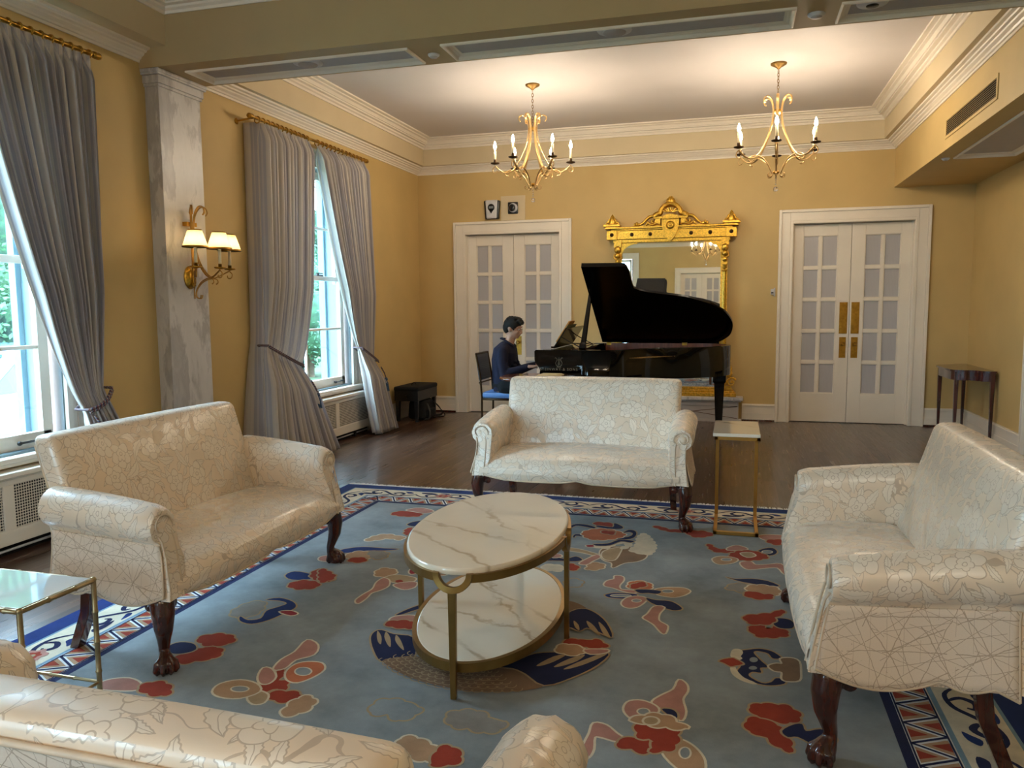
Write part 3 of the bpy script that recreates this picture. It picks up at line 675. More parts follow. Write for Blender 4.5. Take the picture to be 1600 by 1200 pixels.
# ---------------------------------------------------------------- curtains
def curtain(name, label, y_top, y_tie, y_bot, ztie, tie, x0=-3.885, ztop=2.958, zbot=.02, folds=11, seed=1, tassel=None, edge_pow=1.7, group='tied-back window curtains', xbot=0, outer=0):
    """y_top,y_tie,y_bot = (ya, yb) at those heights; tie = heights at both sides of the tied waist"""
    t = thing(name, label, 'curtain', (0, 0, 0), 0, group); rnd = random.Random(seed)
    ph = [rnd.uniform(0, 6.28) for _ in range(6)]
    def ext(z):
        if z >= ztie:
            k = (z-ztie)/(ztop-ztie)
            ks = k**(1/edge_pow)
            return [y_tie[i]+(y_top[i]-y_tie[i])*ks for i in (0, 1)], k
        k = (ztie-z)/(ztie-zbot); ks = k**.8
        return [y_tie[i]+(y_bot[i]-y_tie[i])*ks for i in (0, 1)], -k
    def fn(u, v):
        z = ztop+(zbot-ztop)*v
        zt_loc = tie[0]+(tie[1]-tie[0])*u                        # waist slants with the cord
        zz = z+(ztie-zt_loc)*max(0, 1-abs(z-zt_loc)/1.0)
        e, k = ext(max(zbot, min(ztop, zz)))
        y = e[0]+(e[1]-e[0])*u
        amp = .060 if k > 0 else .062
        wst = min(1, abs(k)*3.2); amp = .014+(amp-.014)*wst
        top = max(0, (z-(ztop-.12))/.12)
        w = 2*pi*folds*u
        f = sin(w+ph[0]+.35*sin(w*.37+ph[1]+z*.3))*.80+.20*sin(w*2.0+ph[2])+.16*sin(w*.41+ph[3])
        f2 = abs(sin(w*.5*1.0+ph[4]))**.5*1.6-1.0                 # pinch pleats at the heading
        f = f*(1-top)+f2*top
        bulge = .05*wst*(1-top)*(.5 if k > 0 else 1.)+xbot*(max(0, -k)**1.5)
        ou = (u if outer == 0 else 1-u); ret = max(0, 1-ou/.035)
        if ret > 0: return (x0+f*amp*.5*(1-ret)+(XL+.012-x0)*ret**.8+bulge*(1-ret), y, z)
        yy = y+.012*sin(w*1.0+ph[5])*wst+(.006*sin(w+1.2))*(1-top)
        return (x0+f*amp*(.85-.25*top)+bulge, yy, z+(.012*sin(w*.5) if v > .98 else 0))
    mb = MB(); mb.sheet(fn, folds*14, 60, 0, uvf=lambda u, v, p: (u*2.2, p[2]))
    o = mb.build('drape', 'curtain', t); md = o.modifiers.new('thick', 'SOLIDIFY'); md.thickness = .004
    # tie cord wrapped round the waist
    P = []
    for k in range(25):
        a = k/24; u = a; y = y_tie[0]-.012+(y_tie[1]-y_tie[0]+.024)*u; P.append((x0+.055+.028*sin(pi*u), y, tie[0]+(tie[1]-tie[0])*u-.018*sin(pi*u)))
    back = [(x0-.045, y_tie[1]+.01, tie[1]), (x0-.05, y_tie[0]-.01, tie[0])]
    mc = MB(); mc.tube(P+back, .0095, 8, closed=True); mc.tube([(p[0]+.004, p[1], p[2]-.016) for p in P], .0075, 8)
    co = mc.build('tieback_cord', 'tiecord', t)
    if tassel:
        yy, zz, ln = tassel; xx = x0+.10
        m2 = MB(); m2.tube([(x0+.075, yy-.06, zz+ln+.10), (xx, yy-.03, zz+ln+.03), (xx+.005, yy, zz+ln-.03)], .007, 8); m2.build('tassel_cord', 'tiecord', co)
        m3 = MB(); m3.lathe([(.0, zz+ln-.02), (.016, zz+ln-.03), (.02, zz+ln-.05), (.012, zz+ln-.065), (.02, zz+ln-.075), (.026, zz+.06), (.034, zz), (0.0, zz)], (xx+.005, yy, 0), 16)
        for q in range(16):
            a = q*pi/8; m3.tube([(xx+.005+.02*cos(a), yy+.02*sin(a), zz+ln-.08), (xx+.005+.035*cos(a), yy+.035*sin(a), zz-.01)], .0035, 5)
        m3.build('tassel', 'tassel', co)
    return t
curtain('curtain', 'grey striped curtain tied back at the left side of the far window', (5.93, 6.74), (5.90, 6.44), (5.70, 6.84), .98, (1.08, .87), folds=13, seed=3, edge_pow=2.6, tassel=(6.60, .46, .16), xbot=.10)
curtain('curtain', 'grey striped curtain with blue tassel tied back at the right of the far window', (6.86, 7.93), (7.66, 8.03), (7.74, 8.24), .90, (.97, .80), folds=14, seed=8, outer=1, edge_pow=1.25, tassel=(8.12, .46, .17), xbot=.10)
curtain('curtain', 'long grey curtain beside the marble pilaster, swept back from the near window', (3.2, 4.17), (3.93, 4.10), (3.86, 4.28), .82, (.78, .90), folds=14, seed=5, outer=1, edge_pow=1.35, tassel=(4.0, .50, .14), xbot=.10)
def rod(y0, y1, z, label, x=-3.885, near=True, holders=True, rings=()):
    t = thing('curtain_rod', label, 'curtain rod', (0, 0, 0), 0, 'brass curtain rods')
    mb = MB(); mb.tube([(x, y0, z), (x, y1, z)], .014, 12)
    for yy in (y0, y1):
        mb.lathe([(0, -.03), (.02, -.028), (.024, -.01), (.018, .0), (.024, .01), (.02, .028), (0, .03)], (x, yy, z), 12, axis='y')
    mb.build('pole', 'brass', t)
    for yy in (y0+.04, y1-.06):
        m2 = MB(); m2.tube([(XL, yy-.03, z-.03), (XL+.05, yy-.03, z-.025), (x, yy, z-.005)], .008, 8); m2.lathe([(0, 0), (.026, 0), (.026, .008), (.012, .014), (0, .014)], (XL, yy-.03, z-.03), 14, axis='x')
        m2.build('bracket', 'brass', t)
    for (a, b_, n) in rings:
        for k in range(n):
            yy = a+(b_-a)*(k+.5)/n; r = []
            for q in range(14): an = 2*pi*q/14; r.append((x+.027*cos(an), yy+.004*sin(an), z+.027*sin(an)-.010))
            m3 = MB(); m3.tube(r, .0055, 6, closed=True); m3.build('curtain_ring', 'brass', t)
rod(5.84, 7.97, 2.985, 'brass curtain pole with rings above the far window', rings=[(5.9, 6.76, 12), (6.88, 7.94, 13)])
rod(2.05, 4.2, 2.985, 'brass curtain pole with rings above the near window at upper left', rings=[(3.25, 4.17, 13)])
# ---------------------------------------------------------------- sofas
def make_sofa():
    """local: front feet on y=0, x to the sitter's left/right, back towards +y"""
    t = thing('sofa', 'x', 'sofa', (0, 0, 0), 0, 'cream damask sofas round the oval table')
    # seat : sprung deck rolling over the front rail down to a scalloped hem
    prof = [(.50, .410), (.44, .432), (.38, .449), (.25, .449), (.13, .438), (.05, .422), (.0, .402), (-.030, .375), (-.046, .345), (-.048, .322), (-.042, .300), (-.034, .288)]
    Ls = [0]
    for i in range(1, len(prof)): Ls.append(Ls[-1]+hypot(prof[i][0]-prof[i-1][0], prof[i][1]-prof[i-1][1]))
    def hem(x): a = abs(x); return .012*math.exp(-((a)/.05)**2)*1.2-.010*sin(min(1, a/.6)*pi)+(.016*max(0, (a-.48)/.12))
    def halfw(y): return .555+.085*max(0, min(1, (.30-y)/.34))
    def seat(u, v):
        i = min(len(prof)-2, int(v*(len(prof)-1))); k = v*(len(prof)-1)-i
        y = prof[i][0]*(1-k)+prof[i+1][0]*k; z = prof[i][1]*(1-k)+prof[i+1][1]*k
        x = (u*2-1); hw = halfw(y); z2 = z
        if v < .66: z2 = z+.022*(1-x*x)-.004
        else: z2 = z+.018*(1-x*x)*max(0, 1-(v-.66)/.2)
        if v > .86: z2 += hem(x*hw)*(v-.86)/.14*.9
        yy = y-.022*(1-x*x)*(1 if y < .2 else 0)*min(1, max(0, (.2-y)/.2))
        return (x*hw, yy, z2)
    mb = MB(); n2 = 44
    mb.sheet(seat, 40, n2, 0, uvf=lambda u, v, p: (p[0], Ls[min(len(Ls)-1, int(v*(len(prof)-1)))]*(1-(v*(len(prof)-1)) % 1)+Ls[min(len(Ls)-1, int(v*(len(prof)-1))+1)]*((v*(len(prof)-1)) % 1)))
    mb.box(-.6, .6, .0, .46, .295, .385); mb.build('seat', ['damask'], t)
    # hem piping along the front
    mc = MB(); P = [seat(i/40, 1.) for i in range(41)]; mc.tube([(p[0], p[1]-.003, p[2]) for p in P], .0045, 6); mc.build('welting', 'cord', t)
    # back
    def bk(w):
        zz = (w.z-.28)/.62; lean = .175*max(0, zz)**1.1; x = w.x
        front = w.y < .0; y = .435+w.y+lean
        if front: y -= .030*(1-(x/.6)**2)*max(0, sin(pi*min(1, max(0, (w.z-.34)/.60))))
        x *= 1-.012*(1-zz)
        return Vector((x, y, w.z-.006*(x/.6)**2))
    mb = MB(); mb.rbox(-.605, .605, -.055, .055, .29, .90, .034, 30, 0, bk); mb.build('backrest', 'damask', t)
    # outside back cloth
    mb = MB()
    def obk(u, v):
        w = Vector(((u*2-1)*.585, .056, .29+(.867-.29)*v)); p = bk(w); p.y += .004; return p
    mb.sheet(obk, 20, 14, 0, uvf=lambda u, v, p: (p[0], p[2])); mb.build('outside_back', 'crackle', t)
    mc = MB(); pts = [bk(Vector((-.585, .060, .28+.052*i))) for i in range(12)]+[bk(Vector((x, .060, .867))) for x in [-.565+.113*i for i in range(11)]]+[bk(Vector((.585, .060, .852-.052*i))) for i in range(12)]
    mc.tube(pts, .0055, 6); mc.build('welting', 'cord', t)
    # arms
    for s in (-1, 1):
        # cross-section (x outward, z) from the inside bottom over the roll to the outer neck and down
        sec = [(.592, .305), (.584, .36), (.568, .44), (.559, .52), (.556, .57)]
        cx, cz, r = .636, .612, .078
        for k in range(17):
            a = pi-(pi*1.36)*k/16+.12; sec.append((cx+r*cos(a)*1.05, cz+r*sin(a)))
        sec += [(.668, .535), (.664, .50), (.672, .42), (.686, .35), (.696, .300)]
        Lz = [0]
        for i in range(1, len(sec)): Lz.append(Lz[-1]+hypot(sec[i][0]-sec[i-1][0], sec[i][1]-sec[i-1][1]))
        ys = [.52, .50, .44, .36, .28, .2, .13, .08, .045, .020, .000, -.016, -.028, -.034]; shr = [1]*8+[.995, .98, .955, .92, .875, .82]
        vs = []; uv = []
        for j, y in enumerate(ys):
            dz = .010-.050*max(0, min(1, (.50-y)/.54))**1.3
            bx_, bz_ = .650, .600
            for i, (x, z) in enumerate(sec):
                w = max(0, min(1, (z-.42)/.12)); w = w*w*(3-2*w); k = shr[j]; pl = 1+.035*cos(i*2.6)*(1 if .4 < k < .99 else 0)
                xr, zr = bx_+(x-bx_)*k*pl, bz_+(z-bz_)*k*pl
                kl = 1-(1-k)*.32; xl = .640+(x-.640)*kl
                xx = xl*(1-w)+xr*w; zz = z*(1-w)+zr*w+dz*w
                fl = -.014*(1-w)*max(0, 1-y/.3)
                sl = .045*max(0, min(1, (z-.30)/.27))*max(0, min(1, (.34-y)/.34))
                vs.append((s*xx, y+fl+sl, zz)); uv.append((y*1.0+.3, Lz[i]+(.7 if s > 0 else 0)))
        n = len(sec); fs = []
        for j in range(len(ys)-1):
            for i in range(n-1):
                q = (j*n+i, j*n+i+1, (j+1)*n+i+1, (j+1)*n+i); fs.append(q if s > 0 else q[::-1])
        mb = MB(); mb.add(vs, fs, 0, True, uv)
        last = vs[-n:]; cap = last[:]; mb.add(cap, [tuple(range(n)) if s < 0 else tuple(range(n))[::-1]], 0, True, [(abs(p[0])+.2, p[2]) for p in cap])
        first = vs[:n]; mb.add(first, [tuple(range(n))], 0, False, [(p[0], p[2]) for p in first])
        arm = mb.build('arm', 'damask', t)
        mc = MB(); yy = .004
        mc.tube([(s*.614, yy-.054, .30), (s*.610, yy-.040, .38), (s*.606, yy-.025, .46), (s*.606, yy-.012, .52), (s*.612, yy-.004, .555)], .0042, 6)
        mc.tube([(s*.684, yy-.052, .305), (s*.676, yy-.038, .38), (s*.668, yy-.023, .46), (s*.668, yy-.010, .52), (s*.676, yy+.002, .545)], .0042, 6); sp = [(s*(.650+.056*cos(a)*(1-.055*k)), yy+.000, .578+.052*sin(a)*(1-.055*k)) for k, a in enumerate([radians(195-28*q) for q in range(14)])]; mc.tube(spl([(s*.612, yy, .555)]+sp, 2, False), .0040, 6); mc.build('welting', 'cord', arm)
        mb2 = MB(); mb2.sph((s*.650, yy+.006, .575), (.026, .010, .024), 16, 10); mb2.build('scroll_button', 'damask', arm)
        # outer side cloth with scalloped hem
        def side(u, v):
            y = .535*u-.028; ztop = .535-.030*(1-u); kx = v
            sc = .318-.042*sin(pi*min(1, u/.62))*(1 if u < .62 else 0)-.004*u+.004*math.exp(-((u-.62)/.04)**2)-.018*sin(pi*max(0, min(1, (u-.64)/.24)))-.030*max(0, (u-.88)/.12)
            z = ztop+(sc-ztop)*v; y += .045*(1-u)**1.5*max(0, min(1, (z-.30)/.27)); x = .668 if v < .1 else .666+.036*((v-.1)/.9)**1.4
            return (s*(x+.004), y-.006*v*(1-u), z)
        mb3 = MB(); mb3.sheet(side, 26, 10, 0, uvf=lambda u, v, p: (p[1]+(.5 if s > 0 else 0), p[2]), flip=(s > 0)); o3 = mb3.build('side_panel', 'crackle', arm)
        md = o3.modifiers.new('thick', 'SOLIDIFY'); md.thickness = .006; md.offset = 0
        mc = MB(); mc.tube([side(i/26, 1.) for i in range(27)], .0045, 6); mc.tube([side(0, i/10) for i in range(11)], .0045, 6); mc.tube([side(1, i/10) for i in range(11)], .0045, 6); mc.build('welting', 'cord', o3)
    # cabriole front legs with ball and claw feet
    for s in (-1, 1):
        mb = MB(); dx, dy = s*.707, -.707
        def o(k, z): return (s*.655+dx*k, .020+dy*k, z)
        path = [o(.0, .318), (o(.012, .28)), o(.024, .235), o(.020, .175), o(.006, .135), o(-.006, .10), o(-.006, .075), o(.002, .055), o(.012, .04)]
        mb.tube(path, [.038, .046, .043, .034, .026, .021, .021, .026, .030], 16)
        fc = Vector(o(.022, .030)); mb.sph(fc, (.036, .036, .029), 14, 9)
        for a in (-62, -20, 22, 64, 180):
            aa = radians(a)+atan2(dy, dx); d = Vector((cos(aa), sin(aa), 0)); q = Vector(o(.0, 0)); R_ = .040
            pts = [Vector((q.x, q.y, .085))+d*.010, Vector((fc.x, fc.y, .066))+d*.022, Vector((fc.x, fc.y, .052))+d*.036, Vector((fc.x, fc.y, .028))+d*.044, Vector((fc.x, fc.y, .008))+d*.036]
            mb.tube(pts, [.010, .011, .013, .011, .005], 8); mb.sph(tuple(pts[2]), .0135, 8, 6); mb.sph(tuple(pts[3]), .011, 8, 6)
        # carved ears: volutes on both faces of the knee
        for (ex, ey) in ((-s, 0), (0, 1)):
            for q in range(16):
                a = pi*.5+q*pi*2.4/15; rr = .024*(1-q/22); cxx = .062
                pq = (s*.655+dx*.010+ex*cxx+ex*rr*cos(a)*1, .020+dy*.010+ey*cxx+ey*rr*cos(a), .262+rr*sin(a))
                if q: mb.tube([prev, pq], .0085*(1-q/40), 7)
                prev = pq
            mb.tube([(s*.655+dx*.012, .020+dy*.012, .288), (s*.655+ex*.060, .020+ey*.060, .286)], [.024, .016], 10)
            mb.sph((s*.655+dx*.010+ex*.062, .020+dy*.01+ey*.062, .260), (.011, .011, .011), 8, 6)
        for k_ in (-1, 1): mb.tube([o(.046, .29), o(.060, .235), o(.046, .175), o(.028, .15)], [.006, .007, .005, .002], 6)
        lg = mb.build('front_leg', 'mahog', t); remesh(lg, .0042, 3, .4)
        mb = MB(); mb.tube([(s*.562, .445, .31), (s*.563, .465, .16), (s*.566, .53, .0)], [.0235, .022, .020], sq=True); mb.build('rear_leg', 'mahog', t, bevel=.003)
    return t
sofa = make_sofa()
sofa.location = (-2.07, 3.085, 0); sofa.rotation_euler = (0, 0, pi/2)
sofa['label'] = 'cream damask sofa on the left of the rug, its back to the windows'
dup(sofa, (-.935, 4.82, 0), 0, 'cream damask sofa facing the camera in front of the piano')
dup(sofa, (.285, 3.10, 0), -pi/2, 'cream damask sofa on the right of the rug, facing the windows')
dup(sofa, (-.955, 1.375, 0), pi, 'cream damask sofa seen from behind at the bottom of the picture')
# ---------------------------------------------------------------- oval coffee table
t = thing('coffee_table', 'oval two-tier marble coffee table with gold frame in the middle of the rug', 'coffee table', (-.965, 3.08, 0), radians(3.3))
A_, B_ = .575, .315          # half axes along y, x
def ell(a, b_, n=64, z=0): return [(b_*cos(2*pi*k/n), a*sin(2*pi*k/n), z) for k in range(n)]
def oval_slab(a, b_, z0, z1):
    mb = MB(); n = 72; P = []
    for (d, z) in ((-.004, z0), (0, z0+.004), (0, z1-.005), (-.004, z1-.0005), (-.007, z1)):
        P.append([((b_+d)*cos(2*pi*k/n), (a+d)*sin(2*pi*k/n), z) for k in range(n)])
    vs = [p for r in P for p in r]
    mb.add(vs, [(i*n+k, i*n+(k+1) % n, (i+1)*n+(k+1) % n, (i+1)*n+k) for i in range(4) for k in range(n)], 0, True)
    mb.add(P[0][::-1], [tuple(range(n))]); mb.add(P[-1], [tuple(range(n))]); return mb
oval_slab(A_, B_, .462, .487).build('marble_top', 'marble', t)
oval_slab(.535, .288, .112, .130).build('marble_shelf', 'marble', t)
def flat_ring(a, b_, w, h, z, skip=None, n=96):
    mb = MB()
    for k in range(n):
        a0, a1 = 2*pi*k/n, 2*pi*(k+1)/n; am = (a0+a1)/2
        if skip and min(abs((am-q+pi) % (2*pi)-pi) for q in [i*pi/2 for i in range(4)]) < skip(am): continue
        vs = []
        for an in (a0, a1):
            for (dw, dz) in ((0, 0), (w, 0), (w, h), (0, h)): vs.append(((b_+dw)*cos(an), (a+dw)*sin(an), z+dz))
        mb.add(vs, [(0, 1, 5, 4), (1, 2, 6, 5), (2, 3, 7, 6), (3, 0, 4, 7), (0, 3, 2, 1), (4, 5, 6, 7)], 0)
    return mb
def arcskip(am):
    return .19 if abs(cos(am)) < .5 else .115
for qq in range(4):
    flat_ring(A_-.006, B_-.006, .018, .030, .438, lambda am: arcskip(am) if (am-qq*pi/2) % (2*pi) < pi/2 else 9).build('top_rail', 'goldleg', t)
flat_ring(.532, .285, .018, .034, .096).build('shelf_frame', 'goldleg', t)
for q in range(4):
    am = q*pi/2; m = MB(); rr = 1.0
    def P_(d, z, off=.004):   # point on the frame oval, d radians aside
        return Vector(((B_+off)*cos(am+d), (A_+off)*sin(am+d), z))
    dl = arcskip(am)+.005; c0 = P_(0, 0); base = Vector((c0.x, c0.y, 0)); sa = (P_(dl, 0)-P_(-dl, 0)).length/2
    tang = (P_(dl, 0)-P_(-dl, 0)).normalized(); path = []
    for k in range(17):
        a = pi-pi*k/16; d = dl*cos(a); path.append(P_(d, .468-sa*.95*sin(a)))
    path = [P_(-dl, .470)]+path+[P_(dl, .470)]
    m.tube(path, .0115, sq=True, up=(0, 0, 1) if False else tuple(Vector((c0.x, c0.y, 0)).normalized()))
    zt_ = .468-sa*.95
    bx = c0*1.0; out = Vector((c0.x, c0.y, 0)).normalized()
    for (z0, z1) in ((.012, zt_+.006),):
        w = .0125; vs = []
        for z, wo in ((z0, .010), (z1, .015)):
            for (a_, b2) in ((-1, -1), (1, -1), (1, 1), (-1, 1)): vs.append(bx+tang*a_*wo+out*b2*.010+Vector((0, 0, z)))
        m.add(vs, [(0, 1, 5, 4), (1, 2, 6, 5), (2, 3, 7, 6), (3, 0, 4, 7), (3, 2, 1, 0), (4, 5, 6, 7)])
    lg = m.build('leg', 'goldleg', t, bevel=.0015)
    m2 = MB(); m2.lathe([(0, 0), (.012, 0), (.012, .006), (.005, .008), (.005, .014), (0, .014)], (bx.x, bx.y, 0), 14); m2.build('foot', 'blacksatin', lg)
# ---------------------------------------------------------------- C-shaped side table
t = thing('side_table', 'slim gold C-shaped side table with small marble top beside the middle sofa', 'side table', (0, 0, .0))
m = MB(); m.box(-.105, .168, 4.80, 5.34, .612, .632); m.build('marble_top', 'marble', t, bevel=.002)
m = MB(); x0, x1, ya, yb_ = -.085, .158, 4.795, 5.225; s_ = .011
m.box(x0-s_, x0+s_, ya, yb_, .012, .034); m.box(x1-s_, x1+s_, ya, yb_, .012, .034); m.box(x0-s_, x1+s_, ya, ya+.022, .012, .034)
m.box(x0-s_, x0+s_, yb_-.022, yb_, .034, .59); m.box(x1-s_, x1+s_, yb_-.022, yb_, .034, .59)
m.box(x0-s_, x0+s_, 4.81, 5.33, .59, .612); m.box(x1-s_, x1+s_, 4.81, 5.33, .59, .612); m.box(x0-s_, x1+s_, 4.81, 4.832, .59, .612); m.box(x0-s_, x1+s_, 5.308, 5.33, .59, .612)
m.build('frame', 'goldbright', t, bevel=.0015)
# ---------------------------------------------------------------- near-left side table in bamboo-jointed metal
t = thing('side_table', 'low side table with glossy white top and bamboo-like metal legs at far left', 'side table', (0, 0, 0))
x0, x1, y0, y1, zt = -2.665, -2.165, 1.885, 2.185, .452
m = MB(); m.box(x0+.006, x1-.006, y0+.006, y1-.006, zt-.012, zt+.002)
MT['glasstop'] = plain('glossy_white_tabletop', (222, 220, 216), .04, coat=1, var=.01); m.build('table_top', 'glasstop', t, bevel=.001)
m = MB(); r = .0085
def bam(m, a, b_, r=.0085, step=.11):
    a = Vector(a); b_ = Vector(b_); L_ = (b_-a).length; P = [a]; R = [r]
    k = step
    while k < L_-.03:
        for d, rr in ((-.006, r), (-.002, r*1.25), (.002, r*1.25), (.006, r)): P.append(a+(b_-a)*((k+d)/L_)); R.append(rr)
        k += step
    P.append(b_); R.append(r); m.tube(P, R, 10)
for (a, b_) in (((x0, y0), (x1, y0)), ((x1, y0), (x1, y1)), ((x1, y1), (x0, y1)), ((x0, y1), (x0, y0))):
    bam(m, (a[0], a[1], zt-.008), (b_[0], b_[1], zt-.008)); 
m.build('top_rails', 'champagne', t)
m = MB()
for (a, b_) in (((x0, y0), (x1, y0)), ((x1, y0), (x1, y1)), ((x1, y1), (x0, y1)), ((x0, y1), (x0, y0))): bam(m, (a[0], a[1], .07), (b_[0], b_[1], .07), .006)
m.build('lower_rails', 'champagne', t)
for (x, y) in ((x0, y0), (x1, y0), (x1, y1), (x0, y1)):
    m = MB(); bam(m, (x, y, .0), (x, y, zt), .009); m.sph((x, y, zt-.004), .011, 10, 6); m.build('leg', 'champagne', t)
# ---------------------------------------------------------------- console table by the right wall
t = thing('console_table', 'small dark mahogany serpentine console table in the far right corner', 'console table', (0, 0, 0))
front = spl([(2.492, 8.63), (2.43, 8.64), (2.375, 8.67), (2.345, 8.73), (2.29, 8.765), (2.235, 8.76), (2.16, 8.80)], 4, False)+spl([(2.135, 8.86), (2.125, 9.0), (2.125, 9.15), (2.125, 9.32), (2.135, 9.44)], 3, False)+spl([(2.18, 9.52), (2.25, 9.55), (2.33, 9.60), (2.38, 9.66), (2.492, 9.70)], 4, False)
zt = .725
m = MB(); m.prism([(x, y) for x, y in front], zt-.018, zt, 'xy'); m.build('table_top', 'mahog2', t, bevel=.003)
def inset(poly, d):
    c = (2.40, 9.165); return [(min(2.488, x+(c[0]-x)/max(.05, hypot(x-c[0], y-c[1]))*d), y+(c[1]-y)/max(.05, hypot(x-c[0], y-c[1]))*d) for x, y in poly]
m = MB(); m.prism(inset(front, .02), zt-.105, zt-.018); m.build('apron', 'mahog2', t)
for (x, y) in ((2.465, 8.665), (2.185, 8.83), (2.185, 9.48), (2.465, 9.665)):
    m = MB(); m.tube([(x, y, zt-.02), (x, y, zt-.11), (x, y, 0)], [.020, .020, .011], sq=True); m.build('leg', 'mahog2', t, bevel=.002)
# ---------------------------------------------------------------- small round table behind the middle sofa
t = thing('round_table', 'small round polished wood table between the middle sofa and the pianist', 'round table', (-1.665, 6.72, 0))
m = MB(); m.lathe([(0, .748), (.30, .748), (.325, .752), (.337, .760), (.340, .768), (.334, .775), (.318, .779), (0, .779)], n=48); m.build('table_top', 'tabletop', t)
m = MB(); m.lathe([(.03, .20), (.045, .22), (.05, .28), (.03, .34), (.024, .45), (.034, .6), (.05, .68), (.09, .73), (.12, .748), (0, .748)], n=24); m.build('pedestal', 'mahog', t)
for k in range(3):
    a = k*2*pi/3+.5; m = MB(); m.tube([(.02*cos(a), .02*sin(a), .26), (.10*cos(a), .10*sin(a), .22), (.19*cos(a), .19*sin(a), .10), (.27*cos(a), .27*sin(a), .02)], [.026, .024, .018, .02], 10); m.sph((.28*cos(a), .28*sin(a), .018), (.026, .026, .018), 10, 6); m.build('leg', 'mahog', t)
m = MB(); 
for k in range(3): m.box(-.10+.01*k, .11-.008*k, -.14, .14-.01*k, .779+.004*k, .783+.004*k)
MT['paper2'] = plain('cream_papers', (210, 192, 150), .8); o = m.build('paper_stack', 'paper2'); o.location = (-1.58, 6.80, 0); tag(o, 'cream papers lying on the small round table behind the middle sofa', 'papers')
# ---------------------------------------------------------------- grand piano
t = thing('grand_piano', 'black lacquered grand piano with open lid and lyre logo in front of the gold mirror', 'grand piano', (0, 0, 0))
YN, YFR, ZR, ZLO = 7.2, 8.7, .985, .685     # near side, far side, rim top, rim bottom
side = [(-1.52, YN), (-1.30, YN), (-1.10, YN+.01)]
bent = spl([(-1.10, YN+.01), (-.99, YN+.07), (-.90, YN+.22), (-.80, YN+.38), (-.66, YN+.49), (-.50, YN+.55), (-.34, YN+.63), (-.19, YN+.76), (-.08, YN+.93), (-.025, YN+1.10), (-.030, YN+1.27), (-.085, YN+1.40), (-.20, YN+1.48), (-.36, YFR)], 7, False)
outer = side[:2]+bent+[(-.9, YFR), (-1.52, YFR)]
def offset_poly(P, d):
    out = []; n = len(P)
    for i in range(n):
        a, b_, c_ = P[i-1], P[i], P[(i+1) % n]
        e1 = Vector((b_[0]-a[0], b_[1]-a[1])); e2 = Vector((c_[0]-b_[0], c_[1]-b_[1]))
        n1 = Vector((-e1.y, e1.x)).normalized(); n2 = Vector((-e2.y, e2.x)).normalized(); nn = (n1+n2)
        if nn.length < 1e-6: nn = n1
        nn.normalize(); k = d/max(.35, nn.dot(n1)); out.append((b_[0]+nn.x*k, b_[1]+nn.y*k))
    return out
inner = offset_poly(outer, .045)
n = len(outer); m = MB()
vs = [(x, y, ZLO) for x, y in outer]+[(x, y, ZR-.004) for x, y in outer]+[(x, y, ZR) for x, y in offset_poly(outer, .004)]
m.add(vs, [(r*n+i, r*n+(i+1) % n, (r+1)*n+(i+1) % n, (r+1)*n+i) for r in (0, 1) for i in range(n)], 0, True)
vs = [(x, y, ZR) for x, y in offset_poly(outer, .004)]+[(x, y, ZR) for x, y in inner]
m.add(vs, [(i, (i+1) % n, n+(i+1) % n, n+i) for i in range(n)], 0)
vs = [(x, y, ZR) for x, y in inner]+[(x, y, .86) for x, y in inner]
m.add(vs, [(i, (i+1) % n, n+(i+1) % n, n+i) for i in range(n)], 1)
m.add([(x, y, ZLO) for x, y in outer][::-1], [tuple(range(n))])
rim = m.build('rim', ['black', 'rimwood'], t)
m = MB(); m.add([(x, y, .87) for x, y in inner], [tuple(range(n))]); m.build('iron_plate', 'gold', t)
m = MB()
for k in range(40):
    y = YN+.12+k*.033; xe = -.15 if y > 8.2 else -.15-(8.2-y)*.75
    m.tube([(-1.45, y, .905), (xe, min(8.62, y+.05), .905)], .0016, 4)
m.build('strings', 'goldleg', t)
# keyboard end : arms, keybed, fallboard, keys
for (a, b_) in ((YN, YN+.075), (YFR-.075, YFR)):
    sil = [(-1.36, ZR-.001), (-1.80, ZR), (-1.812, ZR-.012), (-1.812, ZR-.09), (-1.806, ZR-.12), (-1.785, ZR-.145), (-1.765, ZR-.17), (-1.758, ZR-.20), (-1.765, ZR-.225), (-1.79, ZR-.24), (-1.80, ZR-.25), (-1.80, ZLO), (-1.36, ZLO)]
    m = MB(); m.prism(sil, a-(.0012 if a < 8 else 0), b_ if a > 8 else a+.03, 'xz') if a > 8 else (m.prism(sil, a-.0012, a+.03, 'xz'), m.prism([q if q[0] < -1.4 else (-1.53, q[1]) for q in sil], a+.03, b_, 'xz')); m.build('key_arm', 'black', t, bevel=.003)
m = MB(); m.box(-1.80, -1.52, YN+.075, YFR-.075, ZLO, .735); m.box(-1.81, -1.79, YN+.075, YFR-.075, ZLO, .745); m.build('keybed', 'black', t, bevel=.003)
m = MB(); m.prism([(-1.60, .76), (-1.57, .76), (-1.53, ZR-.02), (-1.56, ZR-.01), (-1.62, .78)], YN+.077, YFR-.077, 'xz'); m.build('fallboard', 'black', t, bevel=.003)
m = MB()
for k in range(52):
    y = YN+.135+k*.0236; m.box(-1.785, -1.62, y, y+.0226, .736, .757)
m.build('white_keys', 'white', t)
m = MB(); k = 0
for k in range(51):
    if (k % 7) in (2, 6): continue
    y = YN+.135+(k+1)*.0236-.006; m.box(-1.735, -1.62, y, y+.012, .757, .769)
m.build('black_keys', 'blacksatin', t)
